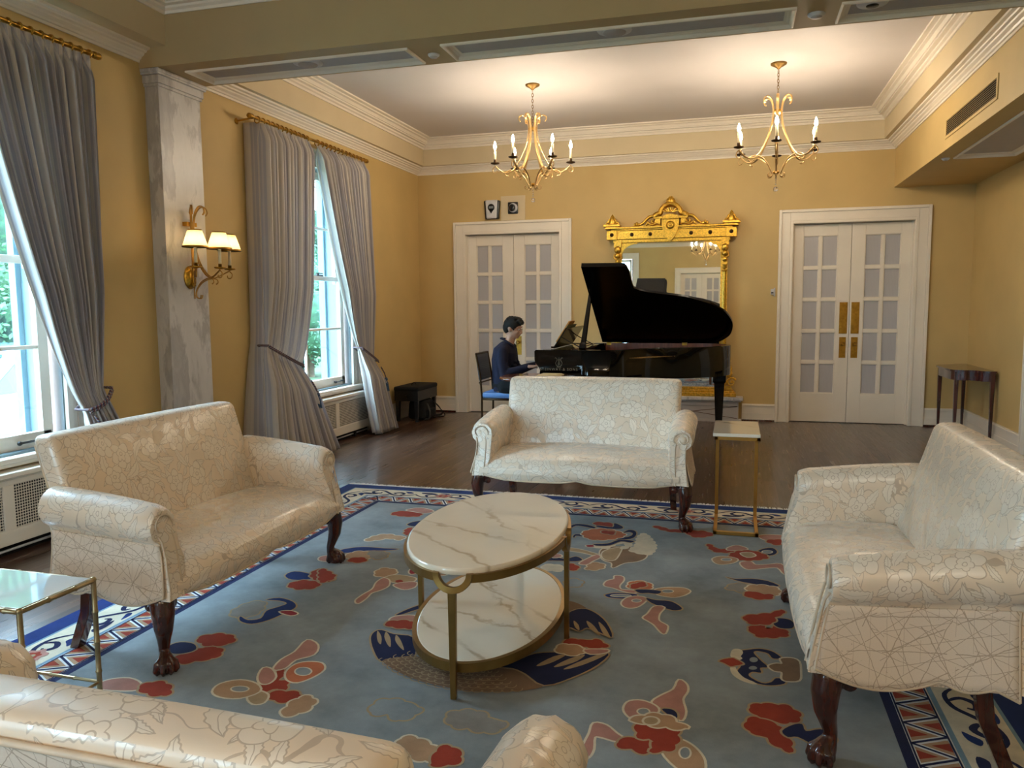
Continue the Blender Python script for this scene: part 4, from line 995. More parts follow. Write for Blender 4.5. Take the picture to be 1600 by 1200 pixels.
# music desk, leaning away from the player
dk = MB(); a = radians(33)
def dpt(u, y, w=0): return (-1.70+u*sin(a)*1.0+w*cos(a), y, ZR+.005+u*cos(a)-w*sin(a))
vs = [dpt(0, 7.50), dpt(.235, 7.50), dpt(.235, 8.40), dpt(0, 8.40), dpt(0, 7.50, .014), dpt(.235, 7.50, .014), dpt(.235, 8.40, .014), dpt(0, 8.40, .014)]
dk.add(vs, [(0, 1, 2, 3), (7, 6, 5, 4), (0, 4, 5, 1), (1, 5, 6, 2), (2, 6, 7, 3), (3, 7, 4, 0)])
dk.box(-1.72, -1.69, 7.50, 8.40, ZR, ZR+.018); dk.box(-1.76, -1.36, 7.32, 7.345, ZR-.03, ZR); dk.box(-1.76, -1.36, 8.55, 8.575, ZR-.03, ZR); dk.box(-1.76, -1.40, 7.345, 8.55, ZR-.022, ZR-.005)
dk.tube([dpt(.12, 7.6, .016), (-1.44, 7.6, ZR)], .006, 6); dk.tube([dpt(.12, 8.3, .016), (-1.44, 8.3, ZR)], .006, 6)
dk.build('music_desk', 'black', t, bevel=.002)
# lid
AL = radians(31); HY, HZ = YFR-.005, ZR+.006
lid = [(-1.405, .0), (-1.405, 1.50), (-.975, 1.495), (-.958, 1.40), (-.952, 1.20)]+spl([(-.945, 1.12), (-.88, 1.065), (-.78, 1.03), (-.647, .995), (-.50, .955), (-.40, .915), (-.223, .805), (-.12, .70), (-.07, .625), (-.02, .48), (-.006, .37), (-.018, .24), (-.05, .14), (-.134, .03), (-.20, .0)], 4, False)
def L3(p, w): return (p[0], HY-p[1]*cos(AL)+w*sin(AL), HZ+p[1]*sin(AL)+w*cos(AL))
m = MB(); n = len(lid); vs = [L3(p, 0) for p in lid]+[L3(p, .022) for p in lid]
m.add(vs, [(i, (i+1) % n, n+(i+1) % n, n+i) for i in range(n)]); m.add(vs[:n], [tuple(range(n))[::-1]]); m.add(vs[n:], [tuple(range(n))])
LD = m.build('lid', 'lidblack', t, bevel=.003)
fl = [(-1.405, .0), (-1.405, 1.50), (-.99, 1.49), (-.99, .0)]; m = MB(); vs = [L3(p, .024) for p in fl]+[L3(p, .044) for p in fl]
m.add(vs, [(i, (i+1) % 4, 4+(i+1) % 4, 4+i) for i in range(4)]); m.add(vs[:4], [(3, 2, 1, 0)]); m.add(vs[4:], [(0, 1, 2, 3)]); m.build('folded_lid_flap', 'black', t, bevel=.002)
for hx in (-1.325, -.505):
    m = MB(); m.box(hx-.026, hx+.026, YFR-.052, YFR-.046, ZR-.022, ZR+.006); m.box(hx-.026, hx+.026, YFR-.05, YFR+.004, ZR, ZR+.006); m.tube([(hx-.026, YFR-.052, ZR+.004), (hx+.026, YFR-.052, ZR+.004)], .005, 8); m.build('lid_hinge', 'brass', t)
m = MB(); pb = Vector((-1.36, YN+.05, ZR)); q = Vector(L3((-1.345, 1.20), -.004))
m.tube([pb, pb+(q-pb)*.06, pb+(q-pb)*.10, pb+(q-pb)*.97, q], [.030, .030, .022, .014, .011], sq=True); m.build('lid_prop', 'black', t, bevel=.002)
for (x, y) in ((-.13, 8.42), (-1.60, YN+.15), (-1.60, YFR-.15)):
    m = MB(); m.tube([(x, y, ZLO+.002), (x, y, .60), (x, y, .585), (x, y, .10)], [.066, .066, .052, .032], sq=True)
    lg = m.build('leg', 'black', t, bevel=.004)
    m = MB(); m.tube([(x, y, .10), (x, y, .05)], .014, 10); m.lathe([(0, -.012), (.024, -.012), (.026, 0), (.024, .012), (0, .012)], (x, y-.0, .026), 16, axis='y'); m.lathe([(.02, .06), (.034, .10)], (x, y, 0), 12); m.build('caster', 'brass', lg)
m = MB(); m.box(-1.50, -1.47, 7.80, 7.83, .12, ZLO); m.box(-1.50, -1.47, 8.07, 8.10, .12, ZLO); m.box(-1.53, -1.45, 7.78, 8.12, .08, .125); ly = m.build('pedal_lyre', 'black', t, bevel=.002)
for k in range(3): m = MB(); m.tube([(-1.52, 7.87+.08*k, .09), (-1.60, 7.87+.08*k, .075), (-1.63, 7.87+.08*k, .07)], [.008, .012, .01], 8); m.build('pedal', 'brass', ly)
# maker's name and lyre on the near side of the rim
fc = bpy.data.curves.new('lettering', 'FONT'); fc.body = 'STEINWAY & SONS'; fc.size = .034; fc.extrude = .0006; fc.align_x = 'CENTER'; fc.space_character = 1.3
fo = bpy.data.objects.new('lettering', fc); C.objects.link(fo); fo.rotation_euler = (pi/2, 0, 0); fo.location = (-1.578, YN-.002, .792)
dg = bpy.context.evaluated_depsgraph_get(); dg.update(); me = bpy.data.meshes.new_from_object(fo.evaluated_get(dg)); me.name = 'lettering'
lo = bpy.data.objects.new('lettering', me); lo.matrix_world = Matrix.Translation(fo.location) @ Matrix.Rotation(pi/2, 4, 'X'); C.objects.link(lo); lo.parent = t; bpy.data.objects.remove(fo)
MT['letter'] = plain('worn_gold_lettering', (120, 112, 92), .5, .3); me.materials.clear(); me.materials.append(MT['letter'])
m = MB(); cx, cz, yy = -1.575, .872, YN-.0025
for s in (-1, 1):
    m.tube([(cx+s*.004, yy, cz-.045), (cx+s*.024, yy, cz-.032), (cx+s*.032, yy, cz-.008), (cx+s*.020, yy, cz+.012), (cx+s*.018, yy, cz+.03), (cx+s*.030, yy, cz+.042)], .0024, 6); m.tube([(cx+s*.006, yy, cz-.02), (cx+s*.006, yy, cz+.03)], .0012, 5); m.tube([(cx+s*.030, yy, cz+.042), (cx+s*.038, yy, cz+.036)], .002, 5)
m.tube([(cx-.022, yy, cz+.02), (cx+.022, yy, cz+.02)], .0018, 5); m.tube([(cx-.02, yy, cz-.048), (cx+.02, yy, cz-.048)], .0028, 5); m.tube([(cx, yy, cz-.02), (cx, yy, cz+.045)], .0014, 5)
for k in range(10): a2 = 2*pi*k/10; m.tube([(cx, yy, cz-.018), (cx+.016*cos(a2), yy, cz-.018+.016*sin(a2))], .0013, 4)
m.build('lyre_emblem', 'letter', t)
m = MB(); m.box(-1.10, -1.05, YFR-.0, YFR+.001, .9, .95)
# sheet music and book on the desk
m = MB(); vs = [dpt(.02, 7.54, -.004), dpt(.255, 7.54, -.004), dpt(.255, 7.93, -.004), dpt(.02, 7.93, -.004)]; 
vs = [dpt(.03, 7.55, -.003), dpt(.262, 7.55, -.003), dpt(.262, 8.0, -.003), dpt(.03, 8.0, -.003)]; vs += [(p[0]-.003, p[1], p[2]+.002) for p in vs]
m.add(vs, [(3, 2, 1, 0), (4, 5, 6, 7), (0, 1, 5, 4), (1, 2, 6, 5), (2, 3, 7, 6), (3, 0, 4, 7)]); o = m.build('sheet_music', 'paper'); tag(o, 'open sheet music standing on the piano desk', 'sheet music')
m = MB(); vs = [dpt(.05, 7.60, -.012), dpt(.295, 7.60, -.012), dpt(.295, 7.86, -.012), dpt(.05, 7.86, -.012)]; vs += [(p[0]-.012, p[1], p[2]+.007) for p in vs]
m.add(vs, [(3, 2, 1, 0), (4, 5, 6, 7), (0, 1, 5, 4), (1, 2, 6, 5), (2, 3, 7, 6), (3, 0, 4, 7)]); o = m.build('music_book', 'orange', bevel=.001); tag(o, 'orange-covered music book propped on the piano desk', 'book')
# ---------------------------------------------------------------- pianist's chair
t = thing('banquet_chair', 'slim dark metal chair with blue dotted seat under the pianist', 'chair', (-2.345, 7.98, 0))
FR = .011
def fr_(nm, P, r=FR): m = MB(); m.tube(P, r, 8); return m.build(nm, 'iron', t)
for s in (-1, 1):
    o = fr_('rear_leg', [(-.19, s*.20, 0), (-.185, s*.20, .44), (-.20, s*.20, .66), (-.245, s*.20, .905)])
    fr_('front_leg', [(.20, s*.20, 0), (.195, s*.20, .445)])
m = MB(); m.tube([(-.245, -.20, .905), (-.245, .20, .905)], FR, 8); m.tube([(-.21, -.20, .60), (-.21, .20, .60)], .008, 8)
m.tube([(-.185, -.2, .43), (.195, -.2, .43), (.195, .2, .43), (-.185, .2, .43)], FR, 8, closed=True); m.build('frame', 'iron', t)
m = MB(); m.rbox(-.20, .21, -.205, .205, .437, .497, .024, 8); m.build('seat', 'bluefab', t)
def bfn(w): return Vector((w.x-.035*((w.z-.62)/.26)-.0, w.y, w.z))
m = MB(); m.rbox(-.222, -.198, -.185, .185, .625, .895, .011, 8, 0, bfn); m.build('back_cushion', 'slatefab', t)
# ---------------------------------------------------------------- piano bench with a rucksack under it
t = thing('piano_bench', 'black cloth-covered piano bench in the far left corner', 'bench', (0, 0, 0))
x0, x1, y0, y1 = -3.985, -3.66, 8.76, 9.42
m = MB(); m.rbox(x0, x1, y0, y1, .375, .43, .02, 10); m.build('seat_cushion', 'blackcloth', t)
m = MB(); m.box(x0+.008, x1-.008, y0+.008, y1-.008, .255, .38); m.build('apron', 'blacksatin', t, bevel=.004)
for x in (x0+.04, x1-.04):
    for y in (y0+.045, y1-.045): m = MB(); m.tube([(x, y, .26), (x, y, 0)], [.025, .018], sq=True); m.build('leg', 'blacksatin', t, bevel=.003)
for y in (y0-.012, y1+.0): m = MB(); m.tube([((x0+x1)/2, y, .31), ((x0+x1)/2, y+.012, .31)], .022, 14); m.build('knob', 'blacksatin', t)
t = thing('rucksack', 'black rucksack with dangling straps on the floor under the bench', 'bag', (-3.78, 9.10, 0))
def bag(w): return Vector((w.x*(1-.15*(w.z/.26)), w.y*(1-.12*(w.z/.26)**2), w.z))
m = MB(); m.rbox(-.11, .12, -.16, .24, .005, .245, .05, 8, 0, bag); m.build('bag_body', 'blackcloth', t)
m = MB(); m.rbox(.09, .15, -.08, .18, .01, .13, .03, 6); m.build('front_pocket', 'blackcloth', t)
for k, P in enumerate(([(.11, .16, .21), (.16, .24, .13), (.19, .28, .04), (.15, .30, .012), (.10, .27, .012)], [(.12, -.06, .20), (.17, -.10, .12), (.18, -.13, .03), (.13, -.17, .012)], [(.13, .10, .22), (.20, .20, .10), (.24, .24, .012), (.20, .14, .012), (.16, .05, .012)])):
    m = MB(); m.tube(spl(P, 5, False), .011, 8, flat=.35); m.build('strap', 'blacksatin', t)
m = MB(); m.tube([(-3.80+.03*cos(a), 8.97, .43+.035*sin(a)) for a in [pi*k/10 for k in range(11)]], .007, 8); o = m.build('cable_loop', 'blacksatin'); tag(o, 'small black cable loop standing on top of the bench', 'cable')
# ---------------------------------------------------------------- hearth plinth + gilt pier mirror
t = thing('hearth_plinth', 'low grey-blue plinth with marble slab carrying the gold mirror', 'plinth', (-.745, 0, 0))
m = MB(); yb0 = 9.62; m.box(-.82, .82, yb0, YB-.002, 0, .245)
m.box(-.80, .80, yb0-.012, yb0, .195, .245); m.box(-.855, .855, yb0-.004, YB-.03, 0, .03)
m.build('body', 'grey_paint', t, bevel=.003)
m = MB(); m.box(-.872, .872, yb0-.045, YB-.002, .262, .30); m.box(-.85, .85, yb0-.022, YB-.002, .245, .262); m.build('slab', 'pilaster', t, bevel=.006)
MT['groove'] = plain('brown_inlay_line', (96, 62, 42), .6)
m = MB()
for s in (-1, 1):
    for (z0, z1) in ((.19, .10), (.045, .145)):
        a = Vector((s*.81, yb0-.001, z0)); b_ = Vector((s*.12, yb0-.001, z1)); m.tube([a, b_], .0035, 6)
m.build('inlay_lines', 'groove', t)
t = thing('pier_mirror', 'tall carved gilt mirror with crest and side columns on the low plinth', 'mirror', (-.745, 0, 0))
Y0 = 9.70; Z0 = .302
m = MB(); m.box(-.615, .615, Y0-.004, Y0+.004, .40, 2.17); m.build('mirror_glass', 'mirror', t)
m = MB(); m.box(-.66, .66, Y0+.005, YB-.001, .36, 2.3); m.build('backboard', 'iron', t)
# base sill
m = MB()
for (d, z0, z1) in ((.79, Z0, .345), (.775, .345, .37), (.76, .37, .385)): m.box(-d, d, Y0-.075+(.79-d), Y0+.03, z0, z1)
m.box(-.74, .74, Y0-.04, Y0+.02, .385, .41); m.build('base_moulding', 'gold', t, bevel=.005)
for s in (-1, 1):
    # pilaster columns with recessed fillets
    m = MB(); m.box(s*.60 if s > 0 else -.665, s*.665 if s > 0 else -.60, Y0-.028, Y0+.02, .41, 2.2); m.tube([(s*.632, Y0-.030, .60), (s*.632, Y0-.030, 1.80)], .023, 14)
    m.box(min(s*.585, s*.600), max(s*.585, s*.600), Y0-.014, Y0+.01, .41, 2.17)
    for z in (.60, 1.2, 1.80, 1.84): m.lathe([(.024, -.012), (.033, -.006), (.033, .006), (.024, .012)], (s*.632, Y0-.030, z), 14)
    m.build('side_column', 'gold', t, bevel=.003)
    # carved drop below the capital
    m = MB(); x = s*.632
    m.box(x-.045, x+.045, Y0-.055, Y0+.01, 2.10, 2.19); m.sph((x, Y0-.06, 2.07), (.042, .03, .045), 12, 8); m.sph((x, Y0-.055, 2.00), (.036, .026, .036), 12, 8); m.sph((x, Y0-.05, 1.93), (.03, .022, .03), 12, 8)
    for a in range(6): an = a*pi/3; m.tube([(x+.012*cos(an), Y0-.075, 2.07+.012*sin(an)), (x+.036*cos(an), Y0-.08, 2.07+.036*sin(an))], [.010, .004], 6)
    m.tube([(x-.04, Y0-.05, 2.02), (x-.045, Y0-.05, 1.97), (x-.02, Y0-.055, 1.95)], .008, 6); m.tube([(x+.04, Y0-.05, 2.02), (x+.045, Y0-.05, 1.97), (x+.02, Y0-.055, 1.95)], .008, 6)
    m.lathe([(0, -.06), (.012, -.05), (.022, -.02), (.018, .0), (.03, .01), (.0, .02)], (x, Y0-.045, 1.86), 10); m.build('carved_drop', 'gold', t)
    # scrolled foot ornament
    m = MB()
    for (cx_, cz_, r0, dr) in ((s*.735, .475, .058, 1), (s*.64, .465, .048, -1), (s*.71, .56, .034, 1)):
        P = [(cx_+s*dr*r0*(1-q/26)*cos(q*.42+.5), Y0-.05, cz_+r0*(1-q/26)*sin(q*.42+.5)) for q in range(20)]; m.tube(P, [.014*(1-q/34) for q in range(20)], 8)
        m.sph((cx_, Y0-.055, cz_), .018, 8, 6)
    m.tube([(s*.715, Y0-.04, .56), (s*.725, Y0-.04, .64), (s*.71, Y0-.04, .70), (s*.725, Y0-.04, .77)], [.03, .016, .014, .004], 8)
    for q in range(5): m.sph((s*(.71+.012*(q % 2)), Y0-.05, .58+.035*q), .016-.002*q, 8, 6)
    m.box(min(s*.58, s*.73), max(s*.58, s*.73), Y0-.06, Y0+.01, .385, .43)
    m.build('scrolled_foot', 'gold', t, bevel=.002)
    # corner finial
    m = MB(); x = s*.70; m.tube([(x, Y0-.03, 2.375), (x, Y0-.03, 2.40), (x, Y0-.03, 2.44), (x, Y0-.03, 2.475), (x, Y0-.03, 2.50)], [.045, .05, .036, .022, .004], 10, flat=1)
    for a in (-1, 1):
        m.tube([(x, Y0-.045, 2.46), (x+a*.035, Y0-.045, 2.44), (x+a*.045, Y0-.045, 2.41), (x+a*.07, Y0-.045, 2.395), (x+a*.075, Y0-.045, 2.38)], [.006, .010, .012, .012, .008], 8)
        m.tube([(x, Y0-.06, 2.42), (x+a*.02, Y0-.06, 2.40), (x+a*.01, Y0-.06, 2.385)], .008, 6)
    m.build('corner_finial', 'gold', t)
    # spandrel rounding the upper corner of the glass
    P = [(s*.60, 2.17), (s*.60, 1.98), (s*.583, 1.98)]+[(s*(.583-.175*(1-cos(q*pi/2/8))), 1.995+.145*sin(q*pi/2/8)) for q in range(9)]+[(s*.40, 2.145), (s*.40, 2.17)]
    if s < 0: P = P[::-1]
    m = MB(); m.prism(P, Y0-.022, Y0+.0, 'xz'); m.build('spandrel', 'gold', t, bevel=.003)
# entablature
m = MB(); m.box(-.69, .69, Y0-.035, Y0+.03, 2.155, 2.195); m.box(-.70, .70, Y0-.055, Y0+.03, 2.195, 2.30); m.box(-.715, .715, Y0-.07, Y0+.03, 2.30, 2.318); m.box(-.735, .735, Y0-.095, Y0+.03, 2.318, 2.34)
for s in (-1, 1): x = s*.70; m.box(x-.062, x+.062, Y0-.085, Y0+.03, 2.19, 2.30); m.box(x-.08, x+.08, Y0-.11, Y0+.03, 2.318, 2.345); m.box(x-.10, x+.10, Y0-.13, Y0+.03, 2.345, 2.375)
m.box(-.60, .60, Y0-.03, Y0, 2.15, 2.165); m.build('entablature', 'gold', t, bevel=.004)
for x in (-.70, -.46, -.24, .24, .46, .70):
    m = MB(); yy = Y0-.057-(.03 if abs(x) > .6 else 0); m.lathe([(0, .012), (.010, .010), (.012, .003), (.020, .006), (.024, 0), (.024, -.004)], (x, yy, 2.25), 12, axis='y'); m.v = [(vx, 2*yy-vy, vz) for vx, vy, vz in m.v]; m.build('rosette', 'iron', t)
# crest : shield, arched hood, palmette, flanking scrolls
m = MB(); sh = spl([(0, 2.165), (.035, 2.19), (.075, 2.26), (.098, 2.34), (.10, 2.42), (.075, 2.46), (.0, 2.475), (-.075, 2.46), (-.10, 2.42), (-.098, 2.34), (-.075, 2.26), (-.035, 2.19)], 4)
m.prism(sh, Y0-.105, Y0+.02, 'xz'); m.lathe([(.0, .03), (.016, .026), (.020, .012), (.030, .016), (.040, .008), (.05, 0)], (0, Y0-.105, 2.345), 18, axis='y'); m.v = m.v[:len(sh)*4]+[(x, 2*(Y0-.105)-y, z) for x, y, z in m.v[len(sh)*4:]]
m.tube([(-.10, Y0-.11, 2.415), (.10, Y0-.11, 2.415)], .006, 6); m.build('shield', 'gold', t, bevel=.004)
m = MB()
P = [(-.185, 2.455), (-.16, 2.475), (-.125, 2.485), (-.105, 2.53), (-.06, 2.575), (0, 2.59), (.06, 2.575), (.105, 2.53), (.125, 2.485), (.16, 2.475), (.185, 2.455)]
m.tube([(x, Y0-.085, z) for x, z in spl(P, 4, False)], .032, 10); m.tube([(x*.9, Y0-.115, z-.006) for x, z in spl(P, 4, False)], .010, 8)
for s in (-1, 1):
    m.tube([(s*.185, Y0-.085, 2.455), (s*.195, Y0-.085, 2.48), (s*.175, Y0-.085, 2.495)], [.02, .014, .006], 8); m.box(min(s*.10, s*.20), max(s*.10, s*.20), Y0-.10, Y0, 2.425, 2.45)
    m.box(min(s*.12, s*.17), max(s*.12, s*.17), Y0-.08, Y0, 2.37, 2.425)
for q in range(-3, 4): m.tube([(q*.014, Y0-.11, 2.50), (q*.034, Y0-.12, 2.55-.004*q*q)], [.012, .007], 6)
m.build('arched_hood', 'gold', t, bevel=.002)
m = MB()
for q in range(-3, 4):
    a = q*.33; m.tube([(0, Y0-.07, 2.575), (.035*sin(a), Y0-.08, 2.575+.045*cos(a)), (.052*sin(a), Y0-.075, 2.58+.088*cos(a)), (.048*sin(a), Y0-.06, 2.58+.108*cos(a))], [.02, .018, .016, .005], 8)
m.sph((0, Y0-.08, 2.585), (.042, .03, .024), 12, 8); m.build('palmette', 'gold', t)
for s in (-1, 1):
    m = MB()
    P = spl([(.44, 2.352), (.38, 2.358), (.33, 2.38), (.285, 2.425), (.245, 2.455), (.20, 2.455), (.172, 2.425), (.178, 2.39), (.205, 2.378), (.225, 2.395), (.215, 2.415)], 4, False)
    m.tube([(s*x, Y0-.05, z) for x, z in P], [.010+.010*min(1, i/14) if i < 30 else .014 for i in range(len(P))], 8)
    P = spl([(.30, 2.35), (.27, 2.385), (.24, 2.365), (.21, 2.36), (.16, 2.375), (.12, 2.36)], 4, False); m.tube([(s*x, Y0-.06, z) for x, z in P], .014, 8)
    for (x, z, r) in ((.40, 2.372, .018), (.425, 2.365, .014), (.378, 2.365, .014), (.28, 2.372, .016), (.19, 2.368, .016)): m.sph((s*x, Y0-.06, z), (r, r*.8, r*1.4), 8, 6)
    m.box(min(s*.12, s*.46), max(s*.12, s*.46), Y0-.05, Y0, 2.338, 2.352); m.build('crest_scroll', 'gold', t)
# ---------------------------------------------------------------- chandeliers
def make_chandelier():
    t = thing('chandelier', 'x', 'chandelier', (0, 0, 0), 0, 'six-light gilt chandeliers')
    m = MB(); m.lathe([(0, -.055), (.012, -.05), (.016, -.04), (.03, -.032), (.05, -.022), (.068, -.012), (.07, 0), (0, 0)], n=28); m.build('canopy', 'goldleg', t)
    m = MB(); z = -.055
    k = 0
    while z > -.40:
        P = [(.009*cos(a)*(1 if k % 2 else 0), .009*cos(a)*(0 if k % 2 else 1), z-.017+.017*sin(a)) for a in [2*pi*q/12 for q in range(12)]]; m.tube(P, .0024, 5, closed=True); z -= .027; k += 1
    m.build('chain', 'goldleg', t)
    m = MB(); m.lathe([(.036, -.43), (.040, -.425), (.040, -.405), (.036, -.40), (.030, -.40), (.030, -.43)], n=24); m.tube([(0, 0, -.395), (0, 0, -.43)], .012, 8); m.box(-.038, .038, -.003, .003, -.42, -.412); m.box(-.003, .003, -.038, .038, -.42, -.412)
    m.lathe([(0, -.965), (.02, -.96), (.03, -.95), (.024, -.935), (.0, -.93)], n=16)
    m.build('collar', 'brass', t)
    MT['armgold'] = MT.get('armgold') or plain('pale_gilt_arms', (214, 178, 120), .3, .75, .08, 30)
    for q in range(6):
        a = q*pi/3; ca, sa = cos(a), sin(a)
        def R_(r, z, w=0): return (r*ca-w*sa, r*sa+w*ca, z)
        m = MB()
        up = [(.118, -.345), (.132, -.325), (.128, -.300), (.105, -.288), (.078, -.296), (.056, -.325), (.044, -.37), (.040, -.42), (.048, -.50), (.072, -.59), (.110, -.68), (.155, -.76), (.205, -.815), (.25, -.832), (.30, -.82), (.34, -.79), (.368, -.762)]
        P = spl([(x, z) for x, z in up], 4, False); m.tube([R_(x, z, .008) for x, z in P], .0046, 7); m.tube([R_(x, z, -.008) for x, z in P], .0046, 7); m.tube([R_(x, z, 0) for x, z in P], .0058, 6)
        lo = [(.235, -.862), (.262, -.858), (.268, -.835), (.245, -.815), (.195, -.805), (.135, -.825), (.085, -.875), (.052, -.935), (.040, -.965), (.052, -.985), (.074, -.985), (.082, -.965), (.07, -.955)]
        P = spl(lo, 4, False); m.tube([R_(x, z, .003) for x, z in P], .0052, 6); m.tube([R_(x, z, -.003) for x, z in P], .0052, 6)
        cu = [(.365, -.765), (.385, -.785), (.392, -.812), (.375, -.832), (.352, -.825), (.348, -.808)]; m.tube([R_(x, z) for x, z in spl(cu, 4, False)], .005, 6)
        arm = m.build('arm', 'armgold', t); c = R_(.368, 0)
        m = MB(); m.lathe([(0, -.752), (.012, -.752), (.040, -.744), (.046, -.736), (.044, -.734), (.012, -.742), (0, -.742)], (c[0], c[1], 0), 16); m.lathe([(0, -.742), (.013, -.742), (.015, -.72), (.013, -.70), (0, -.70)], (c[0], c[1], 0), 12); m.build('drip_pan', 'iron', arm)
        m = MB(); m.lathe([(0, -.72), (.0105, -.72), (.0105, -.605), (0, -.605)], (c[0], c[1], 0), 12); m.build('candle_sleeve', 'candle', arm)
        m = MB(); m.lathe([(.0, -.604), (.008, -.602), (.0125, -.59), (.014, -.578), (.011, -.562), (.006, -.545), (0, -.53)], (c[0], c[1], 0), 10); m.build('candle_bulb', 'bulb', arm)
    m = MB()
    for k, r in enumerate((.007, .009, .007, .009)): m.sph((0, 0, -.985-.022*k), r, 8, 6)
    m.sph((0, 0, -1.095), .022, 12, 8); m.tube([(0, 0, -.96), (0, 0, -1.07)], .001, 4); m.build('crystal_drop', 'crystal', t)
    return t
ch = make_chandelier(); ch.location = (-1.912, 7.57, 3.525); ch.rotation_euler = (0, 0, radians(14)); ch['label'] = 'gilt candle chandelier with crystal drop hanging over the pianist end of the piano'
dup(ch, (.342, 7.57, 3.525), radians(27), 'gilt candle chandelier hanging in front of the right-hand white doors')
dup(ch, (-.72, -1.7, 3.525), radians(10), 'gilt chandelier behind the camera, seen in the gilt mirror')
dup(ch, (.95, -1.7, 3.525), radians(25), 'gilt chandelier behind the camera near the right wall')
# ---------------------------------------------------------------- wall sconce on the pilaster
t = thing('wall_sconce', 'gilt three-shade wall sconce lit on the marble pilaster', 'wall lamp', (-3.915, 5.02, 1.63))
MT['sconce'] = plain('warm_gilt_sconce_arms', (190, 146, 80), .32, .85, .06, 30)
m = MB(); m.lathe([(0, 0), (.062, 0), (.064, .008), (.05, .014), (.046, .022), (.02, .028), (0, .03)], n=24, axis='x', sy=1, sx=1); m.v = [(x, y, z*1.35) for x, y, z in m.v]; m.build('backplate', 'gold', t)
m = MB(); m.tube([(.035, 0, -.05), (.035, 0, .42), (.035, 0, .50)], [.008, .007, .003], 8); m.lathe([(.007, .46), (.012, .475), (.008, .50), (0, .535)], (.035, 0, 0), 8); m.box(0, .04, -.05, .06, .375, .405)
m.sph((.035, 0, -.055), .016, 8, 6)
m.build('stem', 'brass', t)
for q, (ang, L_) in enumerate(((-48, .285), (0, .235), (48, .265))):
    a = radians(ang); ca, sa = cos(a), sin(a)
    def Q(r, z, w=0): return (.035+r*ca-w*sa, r*sa+w*ca, z)
    m = MB()
    P = spl([(.105, .455), (.118, .475), (.112, .505), (.085, .52), (.055, .50), (.030, .45), (.018, .36), (.022, .25), (.045, .13), (.09, .04), (.14, -.0), (.18, .01), (L_, .055)], 4, False)
    m.tube([Q(r, z, .004) for r, z in P], .0048, 6); m.tube([Q(r, z, -.004) for r, z in P], .0048, 6)
    m.tube([Q(r, z) for r, z in spl([(L_-.005, .05), (L_+.015, .03), (L_+.008, .0), (L_-.015, -.002), (L_-.02, .018)], 4, False)], .0045, 6)
    m.tube([Q(r, z) for r, z in spl([(.16, -.05), (.175, -.035), (.165, -.012), (.12, -.008), (.06, -.04), (.02, -.10), (.02, -.145), (.05, -.155), (.06, -.13)], 4, False)], .0048, 6)
    arm = m.build('arm', 'sconce', t); c = Q(L_, 0)
    m = MB(); m.lathe([(0, .055), (.04, .062), (.044, .072), (.014, .066), (.014, .095), (0, .095)], (c[0], c[1], 0), 14); m.build('drip_pan', 'brass', arm)
    m = MB(); m.lathe([(0, .095), (.0115, .095), (.0115, .21), (0, .21)], (c[0], c[1], 0), 12); m.build('candle_sleeve', 'candle', arm)
    m = MB(); m.lathe([(0, .212), (.010, .22), (.013, .24), (.006, .27), (0, .28)], (c[0], c[1], 0), 10); m.build('candle_bulb', 'sbulb', arm)
    m = MB(); n = 28; vs = []; 
    for (r, z) in ((.088, .205), (.048, .325)):
        for k in range(n): vs.append((c[0]+r*cos(2*pi*k/n), c[1]+r*sin(2*pi*k/n), z))
    m.add(vs, [(k, (k+1) % n, n+(k+1) % n, n+k) for k in range(n)], 0, True); sh = m.build('lamp_shade', 'shade', arm)
    m = MB(); m.lathe([(.0895, .202), (.0895, .213), (.0865, .213), (.0865, .202), (.0895, .202)], (c[0], c[1], 0), 28); m.build('shade_trim', 'brass', sh); m = MB(); m.lathe([(.0495, .318), (.0485, .328), (.046, .328), (.047, .318), (.0495, .318)], (c[0], c[1], 0), 28); m.build('shade_trim', 'brass', sh)
# ---------------------------------------------------------------- things on walls and ceiling
t = thing('wall_speaker', 'white and black wall unit with round display above the left doors', 'wall unit', (-3.0, YB, 2.63))
def wfn(w): k = 1-.16*max(0, (.12-w.z)/.24); return Vector((w.x*k, w.y, w.z))
m = MB(); m.rbox(-.082, .082, -.075, -.012, -.115, .118, .018, 8, 0, wfn); m.build('face', 'plastic_w', t)
m = MB(); m.rbox(-.105, .108, -.060, 0, -.122, .112, .015, 8, 0, wfn); m.build('housing', 'plastic_b', t)
m = MB(); m.lathe([(0, -.006), (.044, -.004), (.046, 0), (.046, .004)], (0, -.076, .022), 24, axis='y'); m.prism([(-.03, -.01), (.03, -.01), (0, -.055)], -.0795, -.074, 'xz'); d = m.build('dial', 'plastic_b', t)
m = MB(); m.box(-.028, .028, -.084, -.081, .008, .036); m.build('display', 'screen', d)
t = thing('intercom_camera', 'small square black camera on a cream plate above the left doors', 'camera', (-2.725, YB, 2.645))
m = MB(); m.box(-.165, .155, -.010, 0, -.155, .150); m.box(-.150, .140, -.012, -.010, -.14, .135); m.build('back_plate', 'cream', t, bevel=.003)
m = MB(); m.rbox(-.068, .068, -.035, -.010, -.078, .070, .018, 8); m.build('housing', 'plastic_b', t)
m = MB(); m.lathe([(.058, 0), (.058, .006), (.0, .006)], (.004, -.036, -.003), 24, axis='y'); m.v = [(x, -.072-y, z) for x, y, z in m.v]; r_ = m.build('lens_ring', 'plastic_w', t)
m = MB(); m.sph((-.008, -.042, -.003), (.044, .014, .046), 18, 10); m.build('lens', 'plastic_b', t)
t = thing('wall_sensor', 'small grey metal device beside the right-hand doors', 'wall device', (.437, YB, 1.54))
